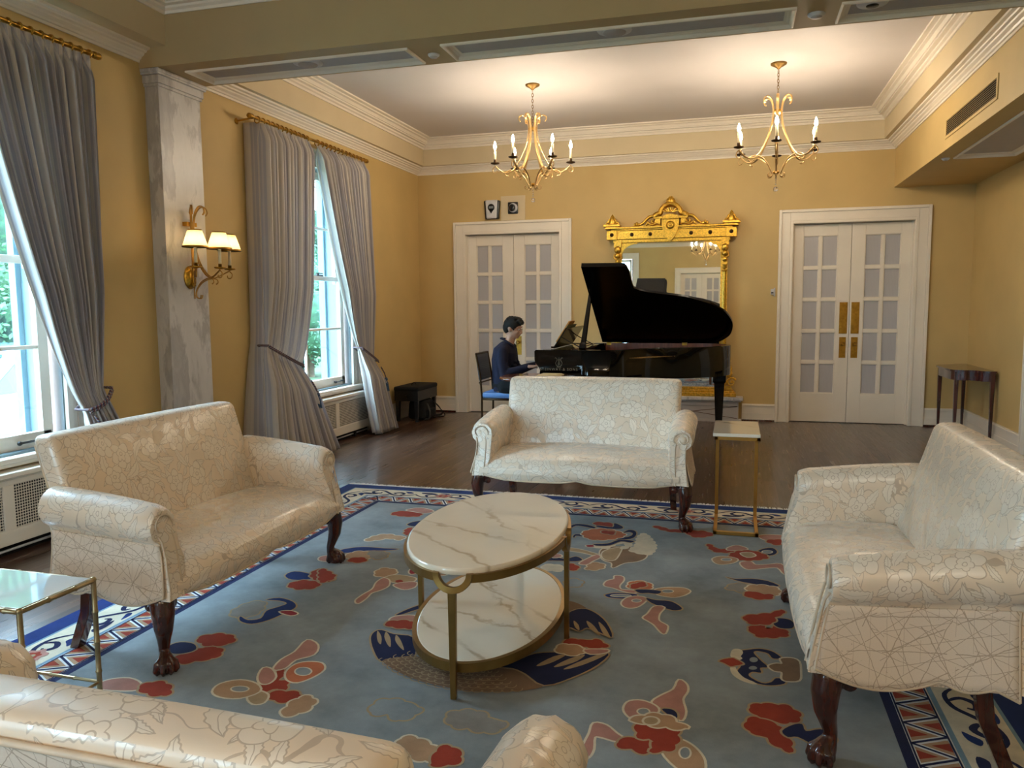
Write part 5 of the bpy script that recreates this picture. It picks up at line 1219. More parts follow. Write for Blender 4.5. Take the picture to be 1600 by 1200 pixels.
m = MB(); m.box(-.022, .012, -.03, 0, -.03, .035); m.box(.012, .028, -.014, 0, -.05, .05); m.build('housing', 'plastic_w', t, bevel=.003); m = MB(); m.box(-.018, .008, -.034, -.03, -.016, .0); m.build('button', 'plastic_b', t)
t = thing('air_vent', 'dark louvred air grille in the yellow boxed beam at upper right', 'vent', (XB, 6.88, 2.865))
m = MB(); h, w = .062, .66
m.box(-.008, 0, -w-.03, w+.03, -h-.025, -h); m.box(-.008, 0, -w-.03, w+.03, h, h+.025); m.box(-.008, 0, -w-.03, -w, -h, h); m.box(-.008, 0, w, w+.03, -h, h); m.build('frame', 'wall', t, bevel=.002)
m = MB(); m.box(-.002, -.0005, -w, w, -h, h); m.build('duct_shade_sheet', 'dark', t)  # black sheet in place of the shade behind the slats
for k in range(8):
    z = -h+.0155*k+.008; m = MB(); m.add([(-.011, -w, z-.002), (-.002, -w, z+.005), (-.002, w, z+.005), (-.011, w, z-.002), (-.011, -w, z-.004), (-.002, -w, z+.003), (-.002, w, z+.003), (-.011, w, z-.004)], [(0, 1, 2, 3), (7, 6, 5, 4), (0, 4, 5, 1), (3, 2, 6, 7), (0, 3, 7, 4), (1, 5, 6, 2)]); m.build('slat', 'tassel2' if False else 'wall', t)
def ceil_disc(x, y, z, r, label, cat, name, dark=False):
    t = thing(name, label, cat, (x, y, z)); m = MB(); m.lathe([(0, -.018), (r*.7, -.016), (r*.95, -.008), (r, 0), (0, 0)], n=28); m.build('cover', 'plastic_w', t)
    m = MB(); m.lathe([(0, -.022), (r*(.38 if dark else .62), -.021), (r*(.42 if dark else .66), -.014), (0, -.014)], n=24); m.build('centre', 'plastic_b' if dark else 'grey_paint', t); return t
ceil_disc(-2.87, 5.02, BZ+.018, .105, 'round white ceiling speaker in the left panel of the cross beam', 'ceiling speaker', 'ceiling_speaker')
ceil_disc(-.74, 5.0, BZ+.018, .11, 'round grey ceiling speaker in the middle panel of the cross beam', 'ceiling speaker', 'ceiling_speaker')
ceil_disc(.72, 4.99, BZ+.018, .085, 'white ceiling spotlight with a dark centre in the right panel of the cross beam', 'spotlight', 'ceiling_spotlight', True)
ceil_disc(-1.955, 5.06, BZ, .04, 'small white cap between the left and middle panels of the cross beam', 'sprinkler', 'concealed_sprinkler')
ceil_disc(.428, 5.03, BZ, .05, 'small white cap between the middle and right panels of the cross beam', 'sprinkler', 'concealed_sprinkler')
ceil_disc(XB+.10, 7.98, ZB, .035, 'small chrome sprinkler head under the boxed beam at upper right', 'sprinkler', 'fire_sprinkler')
# ---------------------------------------------------------------- outdoors
struct(MB().box(-40, XL-.37, -25, 45, -.62, -.5).build('ground', 'lawn'))
struct(MB().box(-10.1, -7.5, -25, 45, -.5, -.49).build('path', 'concrete'))
def tree(name, label, x, y, h, r, n, mat, seed, group, low=.0):
    t = thing(name, label, 'tree' if 'tree' in name else 'shrub', (x, y, -.5), 0, group); rnd = random.Random(seed); vs = []; fs = []
    blobs = [(rnd.uniform(-r*.6, r*.6), rnd.uniform(-r*.6, r*.6), low*h+rnd.random()*(1-low)*h*.85+.3, r*rnd.uniform(.35, .62)) for _ in range(16)]
    for i in range(n):
        b_ = rnd.choice(blobs); d = Vector((rnd.gauss(0, 1), rnd.gauss(0, 1), rnd.gauss(0, 1))).normalized()*b_[3]*rnd.uniform(.7, 1.08); p = Vector(b_[:3])+d
        if p.z < .02: continue
        s_ = rnd.uniform(.035, .07); u = Vector((rnd.gauss(0, 1), rnd.gauss(0, 1), rnd.gauss(0, .6))).normalized(); w = u.orthogonal().normalized()*s_*.5; o = len(vs)
        vs += [p-u*s_, p+w, p+u*s_, p-w]; fs.append((o, o+1, o+2, o+3))
    m = MB(); m.add(vs, fs, 0, False); m.build('foliage', mat, t)
    m = MB()
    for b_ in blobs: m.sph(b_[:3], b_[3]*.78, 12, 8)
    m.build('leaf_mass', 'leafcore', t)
    m = MB(); m.tube([(0, 0, 0), (.05, .02, h*.4), (0, .1, h*.8)], [.16*r/2, .11*r/2, .04], 10); m.tube([(.04, .02, h*.35), (r*.4, .1, h*.7)], [.06, .02], 8); m.tube([(.04, .02, h*.45), (-r*.3, -.3, h*.75)], [.06, .02], 8); m.build('trunk', 'bark', t)
g = 'garden trees outside the windows'
wh = ('straight out from the far window', 'to the right of the far window view', 'farthest along the garden', 'out from the near window', 'at the far end of the garden', 'behind the near window frame')
for i, (x, y, h, r, mt) in enumerate(((-15.5, 15.5, 8.5, 2.9, 'leaf'), (-16, 22.3, 9, 2.8, 'leaf2'), (-14, 29.5, 8, 3.0, 'leaf'), (-16.4, 8.6, 9, 2.9, 'leaf2'), (-17, 37.5, 10, 3.6, 'leaf'), (-16, 1.5, 8, 3, 'leaf'))):
    tree('garden_tree', ('pale' if mt == 'leaf' else 'darker')+' leafy garden tree '+wh[i], x, y, h, r, 15000, mt, 20+i, g, .06)
wh = ('nearest beyond the parked car', 'second beyond the parked car', 'in the middle of the row', 'fourth along the row', 'last along the row')
for i, (x, y, h, r) in enumerate(((-11.3, 9.4, 2.7, 1.25), (-11.2, 12.4, 2.6, 1.25), (-11.0, 15.6, 2.8, 1.3), (-11.2, 19.2, 2.8, 1.4), (-11.4, 23.0, 2.8, 1.4))):
    tree('garden_shrub', 'leafy garden shrub '+wh[i], x, y, h, r, 9000, 'leaf2' if i % 2 else 'leaf', 60+i, 'garden shrubs', .0)
t = thing('garden_hedge', 'long tall green hedge closing the garden behind the trees', 'hedge', (-21.5, 22, -.5)); rnd = random.Random(5)
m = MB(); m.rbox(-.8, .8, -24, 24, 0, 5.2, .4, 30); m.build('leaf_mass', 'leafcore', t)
vs = []; fs = []
for k in range(9000):
    p = Vector((.8+rnd.uniform(-.05, .18), rnd.uniform(-24, 24), rnd.uniform(.05, 5.3))); s_ = rnd.uniform(.10, .2); u = Vector((rnd.gauss(0, .5), rnd.gauss(0, 1), rnd.gauss(0, 1))).normalized(); w = u.orthogonal().normalized()*s_*.5; o = len(vs)
    vs += [p-u*s_, p+w, p+u*s_, p-w]; fs.append((o, o+1, o+2, o+3))
m = MB(); m.add(vs, fs); m.build('foliage', 'leaf2', t)
t = thing('parked_car', 'pale blue parked car seen through the lowest pane of the near window', 'car', (-8.9, 7.75, -.49), radians(90+4))
def carfn(w): return w
prof = [(-2.1, .25), (-2.15, .55), (-2.05, .78), (-1.25, .90), (-.55, 1.36), (.0, 1.45), (.75, 1.42), (1.45, 1.05), (2.0, .95), (2.12, .7), (2.1, .25)]
m = MB(); P = spl(prof[1:-1], 4, False); P = [(-2.1, .25)]+P+[(2.1, .25)]
vs = []; n = len(P)
for yy, k in ((-.84, 1), (-.80, 1.02), (.80, 1.02), (.84, 1)):
    for x, z in P: vs.append((x*(1 if abs(yy) < .82 else .985), yy*(1-.16*max(0, (z-.85)/.6)), z if abs(yy) < .82 else z-.02))
fs = [(j*n+i, j*n+i+1, (j+1)*n+i+1, (j+1)*n+i) for j in range(3) for i in range(n-1)]
m.add(vs, fs, 0, True); m.add(vs[:n], [tuple(range(n))]); m.add(vs[-n:], [tuple(range(n))[::-1]]); m.add([vs[0], vs[n-1], vs[4*n-1], vs[3*n]], [(0, 1, 2, 3)]); m.build('car_body', 'carpaint', t)
for s in (-1, 1):
    m = MB(); q = [(-1.05, .93), (-.5, 1.30), (.0, 1.385), (.7, 1.36), (1.2, 1.08), (1.1, .93)]; m.add([(x, s*(.845*(1-.16*(z-.85)/.6)+.004), z) for x, z in q], [tuple(range(6)) if s < 0 else tuple(range(6))[::-1]]); m.build('side_window', 'carglass', t)
for x in (-1.35, 1.35):
    for s in (-1, 1): m = MB(); m.lathe([(0, -.1), (.22, -.1), (.32, -.08), (.33, 0), (.32, .08), (.22, .1), (0, .1)], (x, s*.78, .33), 24, axis='y'); m.build('wheel', 'plastic_b', t)
m = MB(); m.add([(-1.22, -.66, .925), (-1.22, .66, .925), (-.56, .60, 1.37), (-.56, -.60, 1.37)], [(0, 1, 2, 3)]); m.build('windscreen', 'carglass', t)
# ---------------------------------------------------------------- the pianist
P0 = (-2.305, 7.96)
t = thing('person', 'young pianist with short black hair, glasses and navy shirt seated in profile playing the piano', 'person', (P0[0], P0[1], 0))
# local: +x towards the keys, y to the far side, z up.  shoulders at z .94, head top 1.275
def X(x, y, z): return Vector((x, y, z))
body = MB()
hips, waist, chest, neckb = X(-.02, 0, .57), X(-.035, 0, .70), X(-.015, 0, .86), X(.015, 0, .985)
def limb(mb, pts, r, n=12): mb.tube(pts, r, n); [mb.sph(tuple(p), q*.99, 10, 8) for p, q in zip(pts, r)]
body.tube([X(-.02, 0, .50), X(-.03, 0, .58), X(-.04, 0, .70), X(-.03, 0, .82), X(-.01, 0, .92), X(.01, 0, .97)], [.13, .145, .125, .145, .135, .07], 16, flat=.74, up=(1, 0, 0))
limb(body, [X(.010, 0, .955), X(.030, 0, 1.02), X(.045, 0, 1.07)], [.056, .050, .052])
arms = {}
for s in (-1, 1):
    sh = X(0, s*.175, .925); el = X(.045, s*.235, .70); wr = X(.275, s*.175, .775); limb(body, [sh, (sh+el)/2+X(-.008, 0, 0), el], [.054, .046, .040]); limb(body, [el, (el*.6+wr*.4), wr], [.041, .036, .024])
    hp = X(0.02, s*.10, .555); kn = X(.43, s*.15, .535); an = X(.40+.02*(s < 0), s*.14, .10)
    limb(body, [hp, (hp+kn)/2, kn], [.088, .076, .058]); limb(body, [kn, kn*.55+an*.45+X(-.015, 0, 0), an], [.056, .052, .036])
    limb(body, [an, an+X(.06, 0, -.045), an+X(.17, 0, -.062)], [.040, .038, .028])
    # hand resting on the keys: palm, four bent fingers and a thumb
    pc = wr+X(.05, 0, .004); hx = MB()
    body.rbox(pc.x-.045, pc.x+.038, pc.y-.038, pc.y+.038, pc.z-.014, pc.z+.014, .012, 4)
    for k, (dy, ln) in enumerate(((-.030, .062), (-.010, .072), (.011, .075), (.031, .066))):
        b0 = pc+X(.034, dy*1.0, .004); L_ = ln; body.tube([b0-X(.01, 0, 0), b0+X(L_*.38, dy*.12, .010), b0+X(L_*.72, dy*.2, -.002), b0+X(L_*.92, dy*.24, -.022)], [.0095, .0088, .008, .0062], 8); body.sph(tuple(b0+X(L_*.92, dy*.24, -.022)), .0065, 8, 6)
    th = pc+X(-.012, -s*.036, -.004); body.tube([th, th+X(.022, -s*.020, -.006), th+X(.050, -s*.024, -.014)], [.0115, .010, .0075], 8); body.sph(tuple(th+X(.050, -s*.024, -.014)), .0078, 8, 6)
    arms[s] = (sh, el, wr, hp, kn, an)
# head: skull, jaw, nose, lips, ears
hc = X(.065, 0, 1.165)
tilt = radians(-14)
def H(x, y, z):                       # head-local (x forward) tilted down a little
    return hc+Vector((x*cos(tilt)-z*sin(tilt)*-1*-1, y, z*cos(tilt)+x*sin(tilt)))
def Hs(mb, c, r): mb.sph(tuple(H(*c)), r, 20, 14)
Hs(body, (-.005, 0, .025), (.093, .073, .085)); Hs(body, (.030, 0, -.020), (.062, .062, .072)); Hs(body, (.044, 0, -.068), (.040, .040, .030)); Hs(body, (.016, 0, -.052), (.060, .055, .042)); Hs(body, (-.015, 0, -.04), (.055, .05, .045))
Hs(body, (.072, 0, -.078), (.017, .019, .014))
body.tube([H(.084, 0, .020), H(.098, 0, -.004), H(.108, 0, -.022), H(.096, 0, -.034)], [.008, .010, .012, .009], 8); 
for s in (-1, 1):
    Hs(body, (.094, s*.010, -.030), (.008, .008, .006)); Hs(body, (.060, s*.038, -.018), (.024, .020, .022)); Hs(body, (.080, s*.028, .032), (.016, .022, .008))
    Hs(body, (-.012, s*.070, -.008), (.018, .009, .028)); Hs(body, (-.008, s*.070, -.028), (.010, .007, .011))
Hs(body, (.090, 0, -.048), (.009, .020, .005)); Hs(body, (.088, 0, -.058), (.009, .017, .006))
bo = body.build('body', 'skin', t); remesh(bo, .0055, 4, .45)
m = MB(); m.sph(tuple(H(.0915, 0, -.0525)), (.0085, .017, .0035), 10, 6); m.build('lips', 'lip', t)
for s in (-1, 1):
    m = MB(); m.sph(tuple(H(.076, s*.029, .008)), (.012, .013, .009), 12, 8, 0); m.sph(tuple(H(.0845, s*.029, .007)), (.0055, .006, .0065), 10, 6, 1); m.build('eye', ['eye', 'iris'], t)
    m = MB(); m.tube([H(.088, s*.012, .034), H(.088, s*.030, .040), H(.074, s*.050, .034)], [.003, .0042, .002], 6); m.build('eyebrow', 'hair', t)
# hair: cap with fringe swept forward, short at the back
hr = MB(); 
Hs(hr, (-.012, 0, .042), (.097, .080, .082)); Hs(hr, (-.050, 0, .0), (.056, .070, .072)); Hs(hr, (.050, 0, .082), (.052, .060, .034)); Hs(hr, (.0, 0, .100), (.075, .062, .030))
for s in (-1, 1): Hs(hr, (.012, s*.060, .030), (.042, .018, .034)); Hs(hr, (.028, s*.064, .008), (.010, .008, .022))
rnd = random.Random(4)
for k in range(46):
    a = rnd.uniform(-1.2, 1.2); x = rnd.uniform(-.08, .06); p = H(x, .062*sin(a), .085+.03*cos(a)-abs(x)*.25); q = p+Vector((.028, .008*sin(a*3), rnd.uniform(.002, .018))); hr.tube([p, (p+q)/2+Vector((0, 0, .006)), q], [.013, .010, .004], 6)
for k in range(9): y = -.05+.0125*k; hr.tube([H(.060, y, .098), H(.088, y*1.02, .082), H(.094, y, .058+.006*(k % 3))], [.014, .012, .004], 6)
hb = hr.build('hair', 'hair', t); remesh(hb, .005, 2, .3)
# glasses
g = MB()
for s in (-1, 1):
    g.tube([H(.098, s*.031+.020*cos(a), .006+.016*sin(a)) for a in [2*pi*k/16 for k in range(16)]], .0014, 5, closed=True); g.tube([H(.097, s*.051, .010), H(.075, s*.072, .012), H(-.005, s*.076, .010), H(-.020, s*.076, -.004)], .0013, 5)
g.tube([H(.099, -.011, .009), H(.102, 0, .012), H(.099, .011, .009)], .0013, 5); gg = g.build('glasses', 'specs', t)
for s in (-1, 1):
    m = MB(); n = 16; m.add([H(.098, s*.031+.0195*cos(2*pi*k/n), .006+.0155*sin(2*pi*k/n)) for k in range(n)], [tuple(range(n))]); m.build('lens', 'lens', gg)
# shirt
sh_ = MB()
sh_.tube([X(-.02, 0, .515), X(-.03, 0, .58), X(-.045, 0, .70), X(-.035, 0, .82), X(-.016, 0, .93), X(.004, 0, .99), X(.012, 0, 1.02)], [.158, .160, .146, .166, .162, .105, .070], 20, flat=.77, up=(1, 0, 0))
for s in (-1, 1):
    a, e, w, hp, kn, an = arms[s]
    limb(sh_, [X(-.003, s*.085, .955), a, (a+e)/2+X(-.012, 0, -.005), e+X(-.006, 0, -.006)], [.064, .068, .060, .054]); limb(sh_, [e+X(-.004, 0, -.006), e*.55+w*.45, w-(w-e)*.06], [.053, .046, .034])
    for q in range(4): c0 = e+(a-e)*(.08+.12*q); sh_.tube([c0+X(.045, -.03, .01), c0+X(.05, 0, 0), c0+X(.03, .04, -.012)], .010, 6)
for k in range(6): z = .60+.045*k; sh_.tube([X(.075-.01*(k % 2), -.08, z), X(.105, 0, z-.012), X(.075, .08, z)], .010, 6)
so = sh_.build('shirt', 'navyshirt', t); remesh(so, .0075, 4, .5)
c = MB()
for s in (-1, 1):
    pts = [X(-.050, s*.015, 1.062), X(-.028, s*.058, 1.055), X(.035, s*.068, 1.022), X(.088, s*.034, .985), X(.098, s*.014, .962)]; c.tube(pts, [.016, .018, .019, .017, .006], 8, flat=.45, up=(0, 0, 1)); 
c.tube([X(-.05, -.02, 1.058), X(-.055, 0, 1.062), X(-.05, .02, 1.058)], .020, 8, flat=.5); c.build('collar', 'navyshirt', so)
tr = MB()
for s in (-1, 1):
    a, e, w, hp, kn, an = arms[s]; limb(tr, [hp, (hp+kn)/2, kn], [.100, .088, .069]); limb(tr, [kn, (kn+an)/2, an+X(0, 0, .012)], [.067, .058, .052])
tr.sph((-.02, 0, .575), (.148, .165, .085), 16, 10); to = tr.build('trousers', 'trouser', t); remesh(to, .009, 4, .5)
for s in (-1, 1):
    an = arms[s][5]; m = MB(); m.tube([an+X(-.045, 0, -.055), an+X(0, 0, -.05), an+X(.08, 0, -.062), an+X(.17, 0, -.066), an+X(.215, 0, -.072)], [.036, .042, .042, .040, .022], 12, flat=.8); m.box(an.x-.075, an.x+.225, an.y-.042, an.y+.042, 0.0, .018)
    m.tube([an+X(-.01, 0, .0), an+X(-.005, 0, -.05)], [.045, .044], 12); o = m.build('shoe', 'plastic_b', t); remesh(o, .007, 3, .5)
MOTIFS=[
('pink',[(-0.563,3.920),(-0.525,3.918),(-0.513,3.860),(-0.523,3.787),(-0.508,3.734),(-0.461,3.735),(-0.429,3.726),(-0.441,3.700),(-0.489,3.710),(-0.549,3.746),(-0.587,3.759),(-0.598,3.791),(-0.588,3.841),(-0.560,3.872)],None),
('orange',[(-0.482,3.809),(-0.461,3.862),(-0.422,3.872),(-0.388,3.857),(-0.364,3.817),(-0.372,3.780),(-0.417,3.758),(-0.464,3.757)],None),
('red',[(-0.467,3.779),(-0.449,3.834),(-0.412,3.858),(-0.394,3.832),(-0.412,3.788),(-0.449,3.761)],None),
('tan',[(-0.341,3.777),(-0.297,3.811),(-0.244,3.825),(-0.205,3.824),(-0.179,3.791),(-0.200,3.737),(-0.242,3.694),(-0.288,3.693),(-0.323,3.705),(-0.344,3.732)],[(-0.259,3.770),(-0.265,3.754),(-0.283,3.744),(-0.301,3.745),(-0.310,3.757),(-0.303,3.772),(-0.286,3.783),(-0.267,3.782)]),
('navy2',[(-0.569,3.641),(-0.531,3.673),(-0.470,3.684),(-0.423,3.679),(-0.434,3.638),(-0.476,3.612),(-0.529,3.609),(-0.557,3.616)],[(-0.450,3.659),(-0.462,3.645),(-0.494,3.633),(-0.527,3.629),(-0.542,3.635),(-0.530,3.649),(-0.498,3.662),(-0.465,3.666)]),
('pink',[(-0.478,3.570),(-0.463,3.626),(-0.428,3.656),(-0.390,3.656),(-0.372,3.629),(-0.387,3.563),(-0.411,3.517),(-0.447,3.504),(-0.472,3.531)],[(-0.396,3.606),(-0.401,3.592),(-0.413,3.583),(-0.427,3.585),(-0.434,3.596),(-0.430,3.610),(-0.418,3.619),(-0.404,3.617)]),
('navy',[(-0.438,3.741),(-0.386,3.759),(-0.316,3.755),(-0.327,3.715),(-0.373,3.714),(-0.411,3.704)],None),
('navy',[(-0.374,3.645),(-0.327,3.630),(-0.268,3.635),(-0.229,3.604),(-0.202,3.552),(-0.231,3.525),(-0.267,3.535),(-0.321,3.570),(-0.354,3.602)],None),
('pink',[(-0.327,3.549),(-0.283,3.550),(-0.298,3.469),(-0.295,3.395),(-0.274,3.365),(-0.251,3.335),(-0.255,3.257),(-0.273,3.269),(-0.307,3.338),(-0.338,3.375),(-0.362,3.405),(-0.346,3.456)],None),
('brown',[(-0.703,4.321),(-0.673,4.390),(-0.612,4.421),(-0.548,4.422),(-0.491,4.405),(-0.446,4.327),(-0.446,4.241),(-0.482,4.176),(-0.546,4.132),(-0.593,4.040),(-0.608,4.116),(-0.652,4.146),(-0.685,4.208)],None),
('sand',[(-0.685,4.295),(-0.650,4.365),(-0.599,4.393),(-0.594,4.289),(-0.604,4.172),(-0.646,4.161),(-0.676,4.210)],None),
('cream',[(-0.525,4.620),(-0.506,4.710),(-0.473,4.667),(-0.420,4.517),(-0.411,4.426),(-0.427,4.317),(-0.481,4.318),(-0.540,4.363),(-0.520,4.460)],None),
('sand',[(-0.694,4.235),(-0.744,4.266),(-0.806,4.301),(-0.884,4.320),(-0.884,4.274),(-0.797,4.252),(-0.737,4.223),(-0.687,4.193)],None),
('cream',[(-0.765,4.382),(-0.693,4.400),(-0.649,4.484),(-0.599,4.529),(-0.552,4.490),(-0.568,4.401),(-0.597,4.378),(-0.570,4.453),(-0.603,4.486),(-0.643,4.444),(-0.682,4.363)],None),
('navy',[(-0.762,4.423),(-0.683,4.456),(-0.630,4.544),(-0.544,4.543),(-0.558,4.507),(-0.616,4.515),(-0.668,4.422),(-0.739,4.398)],None),
('mag',[(-0.799,4.389),(-0.764,4.404),(-0.754,4.375),(-0.784,4.361)],None),
('orange',[(-0.869,4.636),(-0.824,4.718),(-0.759,4.752),(-0.686,4.735),(-0.612,4.666),(-0.627,4.594),(-0.694,4.528),(-0.777,4.507),(-0.832,4.542)],None),
('red',[(-0.762,4.680),(-0.737,4.711),(-0.681,4.701),(-0.682,4.641),(-0.722,4.645)],None),
('navy',[(-0.962,4.701),(-0.937,4.781),(-0.874,4.771),(-0.819,4.748),(-0.813,4.775),(-0.872,4.816),(-0.944,4.817),(-0.976,4.745)],None),
('navy',[(-0.897,4.526),(-0.895,4.567),(-0.844,4.556),(-0.797,4.511),(-0.739,4.513),(-0.745,4.548),(-0.794,4.552),(-0.861,4.596),(-0.905,4.592),(-0.908,4.540)],None),
('navy',[(-0.626,4.697),(-0.601,4.767),(-0.559,4.749),(-0.545,4.666),(-0.568,4.583),(-0.666,4.535),(-0.671,4.567),(-0.583,4.623),(-0.567,4.695),(-0.595,4.723)],None),
('red',[(-0.837,4.882),(-0.772,4.898),(-0.707,4.876),(-0.688,4.818),(-0.742,4.775),(-0.809,4.813)],None),
('navy',[(-0.709,4.895),(-0.649,4.828),(-0.653,4.779),(-0.730,4.760),(-0.805,4.788),(-0.800,4.816),(-0.706,4.802)],None),
('navy',[(-0.987,4.116),(-0.939,4.143),(-0.870,4.118),(-0.818,4.174),(-0.775,4.128),(-0.802,4.093),(-0.863,4.084),(-0.924,4.076),(-0.966,4.065)],None),
('pink',[(-0.962,4.166),(-0.922,4.191),(-0.896,4.154),(-0.934,4.121)],None),
('pink',[(-0.776,4.073),(-0.744,4.164),(-0.711,4.230),(-0.687,4.193),(-0.718,4.115),(-0.734,4.057),(-0.763,4.049)],None),
('tan',[(-0.719,4.074),(-0.680,4.098),(-0.640,4.059),(-0.655,3.998),(-0.693,3.975),(-0.724,3.980)],None),
('red',[(-0.840,4.016),(-0.811,4.050),(-0.767,3.995),(-0.783,3.952),(-0.818,3.955)],None),
('cream',[(-0.956,3.986),(-0.909,4.011),(-0.851,3.986),(-0.854,3.920),(-0.906,3.920),(-0.941,3.924)],None),
('sky',[(-0.786,3.801),(-0.749,3.823),(-0.709,3.786),(-0.714,3.726),(-0.758,3.703),(-0.790,3.741)],None),
('red',[(-0.466,4.889),(-0.415,4.887),(-0.352,4.837),(-0.295,4.859),(-0.207,4.846),(-0.150,4.853),(-0.091,4.799),(-0.136,4.736),(-0.201,4.710),(-0.262,4.790),(-0.339,4.788),(-0.410,4.823)],None),
('red',[(-0.122,4.593),(-0.095,4.568),(-0.067,4.514),(-0.005,4.515),(0.044,4.542),(0.048,4.507),(-0.013,4.453),(-0.074,4.452),(-0.111,4.518)],None),
('pink',[(-0.005,4.545),(0.039,4.603),(0.083,4.583),(0.100,4.542),(0.048,4.513),(-0.005,4.500)],None),
('red',[(0.004,4.414),(0.056,4.500),(0.126,4.518),(0.177,4.487),(0.209,4.423),(0.165,4.370),(0.089,4.336),(0.030,4.349)],None),
('sand',[(0.065,4.458),(0.117,4.486),(0.141,4.434),(0.098,4.395)],None),
('tan',[(-0.084,4.320),(-0.047,4.372),(0.013,4.373),(0.047,4.340),(0.022,4.278),(-0.036,4.236),(-0.070,4.255)],[(0.013,4.331),(0.006,4.313),(-0.012,4.302),(-0.030,4.304),(-0.037,4.318),(-0.030,4.336),(-0.012,4.347),(0.006,4.345)]),
('navy',[(0.156,4.517),(0.198,4.588),(0.242,4.605),(0.261,4.538),(0.236,4.473),(0.185,4.460)],[(0.234,4.531),(0.226,4.510),(0.207,4.498),(0.189,4.501),(0.182,4.518),(0.191,4.539),(0.209,4.551),(0.227,4.548)]),
('pink',[(0.064,4.302),(0.114,4.329),(0.138,4.281),(0.195,4.296),(0.270,4.329),(0.288,4.215),(0.277,4.162),(0.250,4.257),(0.185,4.235),(0.103,4.193),(0.071,4.237)],None),
('pink',[(0.170,4.831),(0.226,4.872),(0.318,4.875),(0.323,4.803),(0.258,4.754),(0.204,4.756)],None),
('red',[(0.212,4.742),(0.268,4.783),(0.321,4.770),(0.317,4.699),(0.254,4.673)],None),
('navy',[(-0.013,4.042),(0.038,4.022),(0.116,4.047),(0.193,4.031),(0.243,3.974),(0.190,3.960),(0.115,3.975),(0.053,3.995)],None),
('grey',[(-0.004,3.899),(0.038,3.956),(0.091,3.958),(0.106,3.927),(0.082,3.832),(0.037,3.853),(-0.000,3.866)],None),
('tan',[(0.091,3.923),(0.145,3.960),(0.212,3.955),(0.240,3.917),(0.230,3.849),(0.170,3.833),(0.104,3.838)],None),
('red',[(0.074,3.819),(0.112,3.862),(0.156,3.840),(0.200,3.841),(0.205,3.800),(0.161,3.767),(0.103,3.773)],None),
('red',[(0.071,3.537),(0.127,3.570),(0.197,3.608),(0.234,3.656),(0.245,3.611),(0.208,3.564),(0.191,3.487),(0.137,3.455),(0.090,3.460),(0.074,3.501)],None),
('red',[(0.086,3.398),(0.110,3.439),(0.150,3.458),(0.168,3.411),(0.196,3.453),(0.229,3.444),(0.251,3.382),(0.217,3.348),(0.165,3.326),(0.120,3.331),(0.102,3.368)],None),
('navy',[(0.189,3.513),(0.214,3.551),(0.261,3.550),(0.279,3.510),(0.268,3.454),(0.222,3.442),(0.197,3.470)],None),
('navy',[(0.029,3.165),(0.061,3.173),(0.123,3.205),(0.172,3.195),(0.201,3.158),(0.205,3.137),(0.175,3.129),(0.159,3.169),(0.122,3.182),(0.103,3.162),(0.132,3.089),(0.154,3.046),(0.124,3.031),(0.126,2.991),(0.094,2.989),(0.081,2.952),(0.126,2.906),(0.160,2.922),(0.179,2.959),(0.207,2.953),(0.205,2.921),(0.159,2.896),(0.114,2.897),(0.058,2.933),(0.041,2.982),(0.053,3.026),(0.041,3.065),(0.060,3.099),(0.042,3.123)],None),
('cream',[(0.022,3.110),(0.029,3.165),(0.048,3.173),(0.054,3.149),(0.045,3.116),(0.051,3.096),(0.035,3.085)],None),
('cream',[(0.023,3.018),(0.032,2.979),(0.058,2.927),(0.103,2.894),(0.064,2.909),(0.035,2.940),(0.023,2.977)],None),
('red',[(-0.031,3.049),(0.002,3.072),(0.020,3.095),(0.035,3.071),(0.065,3.050),(0.032,3.034),(0.017,3.010),(-0.001,3.040)],None),
('field',[(0.118,3.099),(0.113,3.082),(0.101,3.072),(0.091,3.076),(0.086,3.091),(0.091,3.109),(0.102,3.119),(0.113,3.115)],None),
('field',[(0.113,3.025),(0.108,3.012),(0.097,3.005),(0.086,3.007),(0.082,3.017),(0.087,3.030),(0.098,3.038),(0.108,3.036)],None),
('brown',[(0.157,3.053),(0.185,3.082),(0.209,3.088),(0.205,3.130),(0.242,3.147),(0.270,3.125),(0.268,3.029),(0.258,2.960),(0.217,2.943),(0.201,2.958),(0.204,3.012),(0.176,3.017)],None),
('red',[(0.078,2.712),(0.115,2.750),(0.155,2.754),(0.202,2.759),(0.239,2.720),(0.241,2.674),(0.201,2.637),(0.163,2.640),(0.131,2.638),(0.100,2.663)],None),
('red',[(0.066,2.614),(0.099,2.650),(0.137,2.633),(0.168,2.616),(0.185,2.582),(0.195,2.536),(0.205,2.503),(0.196,2.461),(0.156,2.484),(0.121,2.534),(0.084,2.543),(0.069,2.564)],None),
('navy',[(0.179,2.581),(0.213,2.628),(0.245,2.643),(0.254,2.601),(0.300,2.625),(0.328,2.608),(0.342,2.569),(0.314,2.527),(0.277,2.517),(0.226,2.557),(0.195,2.548)],None),
('pink',[(-0.169,2.853),(-0.142,2.824),(-0.136,2.772),(-0.149,2.709),(-0.134,2.628),(-0.141,2.566),(-0.161,2.580),(-0.184,2.615),(-0.234,2.636),(-0.247,2.668),(-0.220,2.719),(-0.182,2.775)],None),
('navy',[(-0.212,2.621),(-0.178,2.627),(-0.159,2.601),(-0.160,2.564),(-0.181,2.581)],None),
('pink',[(-0.338,2.608),(-0.325,2.647),(-0.285,2.661),(-0.241,2.641),(-0.224,2.611),(-0.235,2.580),(-0.267,2.559),(-0.304,2.535),(-0.332,2.568)],[(-0.254,2.593),(-0.258,2.579),(-0.270,2.570),(-0.283,2.572),(-0.290,2.584),(-0.286,2.598),(-0.274,2.607),(-0.261,2.605)]),
